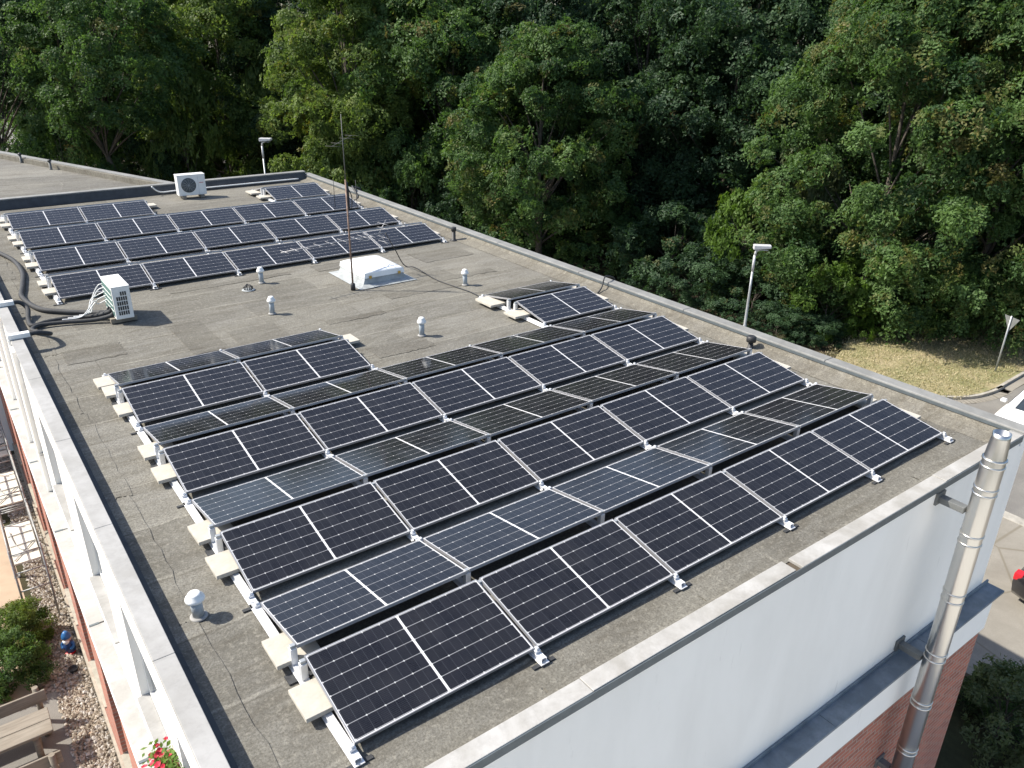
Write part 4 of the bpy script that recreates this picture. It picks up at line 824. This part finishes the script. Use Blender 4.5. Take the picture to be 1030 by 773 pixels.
def plate(off, k): return [b.verts.new(p) for p in ((off, -s_*k, 2.47+0.0), (off, s_*k, 2.47), (off, 0.0, 2.47-s_*1.55*k))]
A = plate(0.040, 1); B_ = plate(0.055, 1); b.faces.new(A[::-1]); b.faces.new(B_)
for i in range(3): b.faces.new((A[i], A[(i+1) % 3], B_[(i+1) % 3], B_[i]))
obj('plate', b, mat('sign_back', (0.20, 0.21, 0.21), 0.5, 0.3), r, rot=(0, 0, -0.45))
# ------------------------------------------------------------------ cars
def car(name, lab, loc, rz, paint):
    r = thing(name, lab, 'car', loc, (0, 0, rz))
    st = [(-2.12, .62, .34, .60, .62), (-2.05, .80, .24, .74, .80), (-1.75, .86, .20, .90, .97), (-1.0, .88, .19, .94, 1.02), (0, .885, .19, .93, 1.0), (.75, .88, .19, .91, .985), (1.15, .87, .19, .86, .93), (1.75, .84, .20, .76, .82), (2.02, .76, .24, .64, .70), (2.12, .58, .34, .52, .56)]
    b = BM(); rings = []
    for (x, w, zl, zs, zt) in st:
        ring_ = [(-w*.86, zl), (-w*.98, zl+.14), (-w, (zl+zs)/2+.05), (-w*.97, zs-.03), (-w*.88, zs+(zt-zs)*.45), (-w*.5, zt), (0, zt+.012), (w*.5, zt), (w*.88, zs+(zt-zs)*.45), (w*.97, zs-.03), (w, (zl+zs)/2+.05), (w*.98, zl+.14), (w*.86, zl)]
        rings.append([b.verts.new((x, yy, zz)) for yy, zz in ring_])
    for i in range(len(rings)-1):
        for k in range(13): b.faces.new((rings[i][k], rings[i][(k+1) % 13], rings[i+1][(k+1) % 13], rings[i+1][k])).smooth = True
    b.faces.new(rings[0]); b.faces.new(rings[-1][::-1])
    # cabin
    lo = [(-1.75, .74, .93), (-1.0, .80, .97), (.2, .80, .96), (.95, .76, .93), (1.12, .45, .95), (1.17, 0, .96)]; hi = [(-1.25, .55, 1.38), (-.9, .60, 1.43), (-.1, .61, 1.46), (.30, .58, 1.42), (.40, .33, 1.43), (.43, 0, 1.435)]
    lo2 = lo+[(x, -y, z) for x, y, z in lo[:-1][::-1]]; hi2 = hi+[(x, -y, z) for x, y, z in hi[:-1][::-1]]
    A = [b.verts.new(p) for p in lo2]; B2 = [b.verts.new(p) for p in hi2]; n_ = len(A)
    for i in range(n_): b.faces.new((A[i], A[(i+1) % n_], B2[(i+1) % n_], B2[i])).smooth = False
    b.faces.new(B2)
    obj('body', b, paint, r)
    def glass(nm, q, off):
        b = BM(); c_ = sum((Vector(p) for p in q), Vector())/4; pts = [c_+(Vector(p)-c_)*0.88 for p in q]; nn = (Vector(q[1])-Vector(q[0])).cross(Vector(q[3])-Vector(q[0])).normalized()
        if nn.dot(Vector(off)) < 0: nn = -nn
        f0 = [b.verts.new(p+nn*0.012) for p in pts]; f1 = [b.verts.new(p-nn*0.01) for p in pts]; b.faces.new(f0); b.faces.new(f1[::-1])
        for i in range(4): b.faces.new((f0[i], f0[(i+1) % 4], f1[(i+1) % 4], f1[i]))
        obj(nm, b, M['glass_dark'], r)
    glass('windshield', [(1.155, -.50, .955), (1.155, .50, .955), (.425, .42, 1.43), (.425, -.42, 1.43)], (1, 0, .5))
    glass('rear_window', [(-1.755, -.70, .95), (-1.755, .70, .95), (-1.25, .53, 1.375), (-1.25, -.53, 1.375)], (-1, 0, .5))
    for s in (-1, 1):
        glass('side_window', [(-1.62, s*.755, .96), (-.05, s*.803, .965), (-.12, s*.612, 1.45), (-1.15, s*.572, 1.39)], (0, s, .3)); glass('side_window', [(0.02, s*.803, .965), (.98, s*.765, .94), (.33, s*.585, 1.42), (-.04, s*.612, 1.45)], (0, s, .3))
        b = BM(); box(b, .62, .80, s*.98-.09, s*.98+.09, .93, 1.05, .03); obj('mirror', b, paint, r)
        b = BM(); box(b, 1.92, 2.08, s*.60-.14, s*.60+.14, .55, .68, .03); obj('headlight', b, M['clear_lens'], r)
        b = BM(); box(b, -2.10, -1.90, s*.66-.13, s*.66+.13, .66, .86, .03); obj('tail_light', b, M['red_lens'], r)
        for x in (-1.3, 1.32):
            b = BM(); lathe(b, [(.19, -.10), (.30, -.10), (.315, -.06), (.315, .06), (.30, .10), (.19, .10)], n=28); w = obj('wheel', b, M['tyre'], r, loc=(x, s*.80, .315), rot=(PI/2, 0, 0))
            b = BM(); lathe(b, [(.195, -.103), (.05, -.108)], n=20); lathe(b, [(.05, .108), (.195, .103)], n=20); obj('rim', b, M['rim'], w)
    return r
car('white_car', 'white car waiting on the side street, half hidden by the right parapet', (28.55, 4.86, GZ+0.004), PI, M['car_white'])
car('black_car', 'black car with red tail lights parked on the pale pavement at the right edge', (18.55, -1.0, GZ+0.10), -PI/2+0.05, M['car_black'])

# ------------------------------------------------------------------ yard on the left: scaffold, gnome, picnic set
def scaffold(y0, y1, lab, decks=True):
    r = thing('scaffold_tower', lab, 'scaffold', (-1.66, y0, GZ), group='steel scaffold frames beside the brick wall'); L_ = y1-y0; T = 2.0
    for x in (-0.31, 0.31):
        for y in (0, L_):
            b = BM(); tube(b, [(x, y, 0.03), (x, y, T+0.12)], 0.024, 10); obj('post', b, M['scaff'], r)
            b = BM(); box(b, x-.07, x+.07, y-.07, y+.07, 0.015, 0.03); obj('base_plate', b, M['scaff'], r)
        b = BM(); tube(b, [(x, 0.02, T), (x, L_-0.02, T)], 0.021, 8); obj('top_rail', b, M['scaff'], r)
    for y in (0, L_):
        for z in (T, T-0.5, 1.0, 0.35):
            b = BM(); tube(b, [(-.29, y, z), (.29, y, z)], 0.018, 8); obj('rung', b, M['scaff'], r)
    b = BM(); tube(b, [(.31, 0.02, .3), (.31, L_-.02, T-.3)], 0.014, 8); obj('brace', b, M['scaff'], r)
    b = BM(); tube(b, [(-.31, L_-.02, .3), (-.31, .02, T-.3)], 0.014, 8); obj('brace', b, M['scaff'], r)
    if decks:
        b = BM(); box(b, -.27, .27, .35, L_-.10, T-.50, T-.46, .004); obj('deck', b, mat('pale_deck', (0.62, 0.58, 0.50), 0.8) if 'pale_deck' not in bpy.data.materials else bpy.data.materials['pale_deck'], r)
        b = BM()
        for y in (L_*.3, L_*.5, L_*.72): tube(b, [(-.26, y, T-.44), (.26, y, T-.44)], .012, 6)
        tube(b, spline([(-.2, L_*.8, T-.43), (-.15, L_*.5, T-.42), (0, L_*.35, T-.42), (.2, L_*.3, T-.43)], 6), .012, 6); tube(b, [(-.25, L_*.2, T-.43), (.24, L_*.5, T-.43)], .012, 6)
        obj('deck_bar', b, M['scaff'], r)
scaffold(14.05, 16.3, 'steel scaffold frame standing on the gravel, nearest the gnome')
scaffold(17.0, 19.25, 'steel scaffold frame standing on the gravel, middle one')
scaffold(19.95, 22.2, 'steel scaffold frame standing on the gravel, farthest one')
r = thing('garden_gnome', 'garden figure with blue cap, white beard and blue jacket on the gravel', 'garden gnome', (-1.34, 12.58, GZ+0.012), (0.10, 0, -2.3))
r.scale = (0.88, 0.88, 0.88)
blue = mat('blue_paint', (0.03, 0.13, 0.33), 0.4, var=0.1); navy = mat('navy_paint', (0.02, 0.05, 0.15), 0.5); skin = mat('painted_skin', (0.55, 0.36, 0.27), 0.6)
b = BM(); lathe(b, [(0.02, 0.0), (0.11, 0.06), (0.13, 0.17), (0.135, 0.24), (0.11, 0.33), (0.07, 0.38)], n=18); obj('body', b, navy, r)
b = BM(); lathe(b, [(0.03, 0.365), (0.085, 0.39), (0.10, 0.44), (0.085, 0.50), (0.03, 0.53)], n=18); obj('head', b, skin, r)
b = BM(); lathe(b, [(0.115, 0.475), (0.12, 0.50), (0.105, 0.56), (0.07, 0.62), (0.03, 0.66)], n=18); obj('cap', b, blue, r)
b = BM(); lathe(b, [(0.02, 0.27), (0.05, 0.31), (0.075, 0.37), (0.08, 0.42), (0.03, 0.45)], n=14); obj('beard', b, M['white_plastic'], r, loc=(0.055, 0, 0))
for s in (-1, 1):
    b = BM(); tube(b, spline([(0.0, s*0.11, 0.34), (0.05, s*0.16, 0.26), (0.11, s*0.10, 0.20)], 4), [0.038]*8+[0.03], 8); obj('arm', b, blue, r)
    b = BM(); box(b, -0.03, 0.13, s*0.06-0.045, s*0.06+0.045, 0.0, 0.06, 0.02); obj('shoe', b, M['red_lens'], r)
b = BM(); lathe(b, [(0.085, 0), (0.09, 0.06), (0.10, 0.09), (0.085, 0.09), (0.08, 0.05)], n=16); tag(obj('flower_pot', b, M['dark_plastic'], loc=(-1.42, 11.92, GZ+0.012)), 'small empty dark pot on the gravel beyond the bench', 'pot')
# picnic furniture
def plank(b, x0, x1, y0, y1, z0, z1): box(b, x0, x1, y0, y1, z0, z1, 0.012)
r = thing('picnic_table', 'weathered plank picnic table in the yard at the bottom left', 'table', (-2.95, 9.92, GZ+0.016))
b = BM(); plank(b, -.95, .92, -.34, -.005, .69, .75); plank(b, -.95, .92, .005, .34, .69, .75); obj('tabletop', b, M['wood'], r)
for x in (-.65, .62):
    b = BM(); box(b, x-.05, x+.05, -.28, .28, .60, .688, .01); obj('crossbeam', b, M['wood'], r)
    for y in (-.22, .22): b = BM(); lathe(b, [(.06, 0), (.06, .598)], x, y, 14); obj('leg', b, M['wood'], r)
def bench(y, back, lab):
    r = thing('picnic_bench', lab, 'bench', (-2.95, y, GZ+0.016), group='wooden benches at the picnic table')
    b = BM(); plank(b, -.95, .86, -.17, -.003, .40, .45); plank(b, -.95, .86, .003, .17, .40, .45); obj('seat', b, M['wood'], r)
    b = BM(); box(b, -.98, .95, back*.23-.022, back*.23+.022, .56, .84, .012); obj('backrest', b, M['wood'], r)
    for x in (-.70, .80):
        b = BM(); lathe(b, [(.055, 0), (.055, .90)], x, back*.31, 14); obj('post', b, M['wood'], r, loc=(0, -back*0.0, 0))
        b = BM(); lathe(b, [(.06, 0), (.06, .398)], x, -back*.10, 14); obj('leg', b, M['wood'], r)
bench(10.45, 1, 'wooden bench with backrest on the far side of the picnic table')
bench(9.12, -1, 'wooden bench with backrest on the near side of the picnic table')
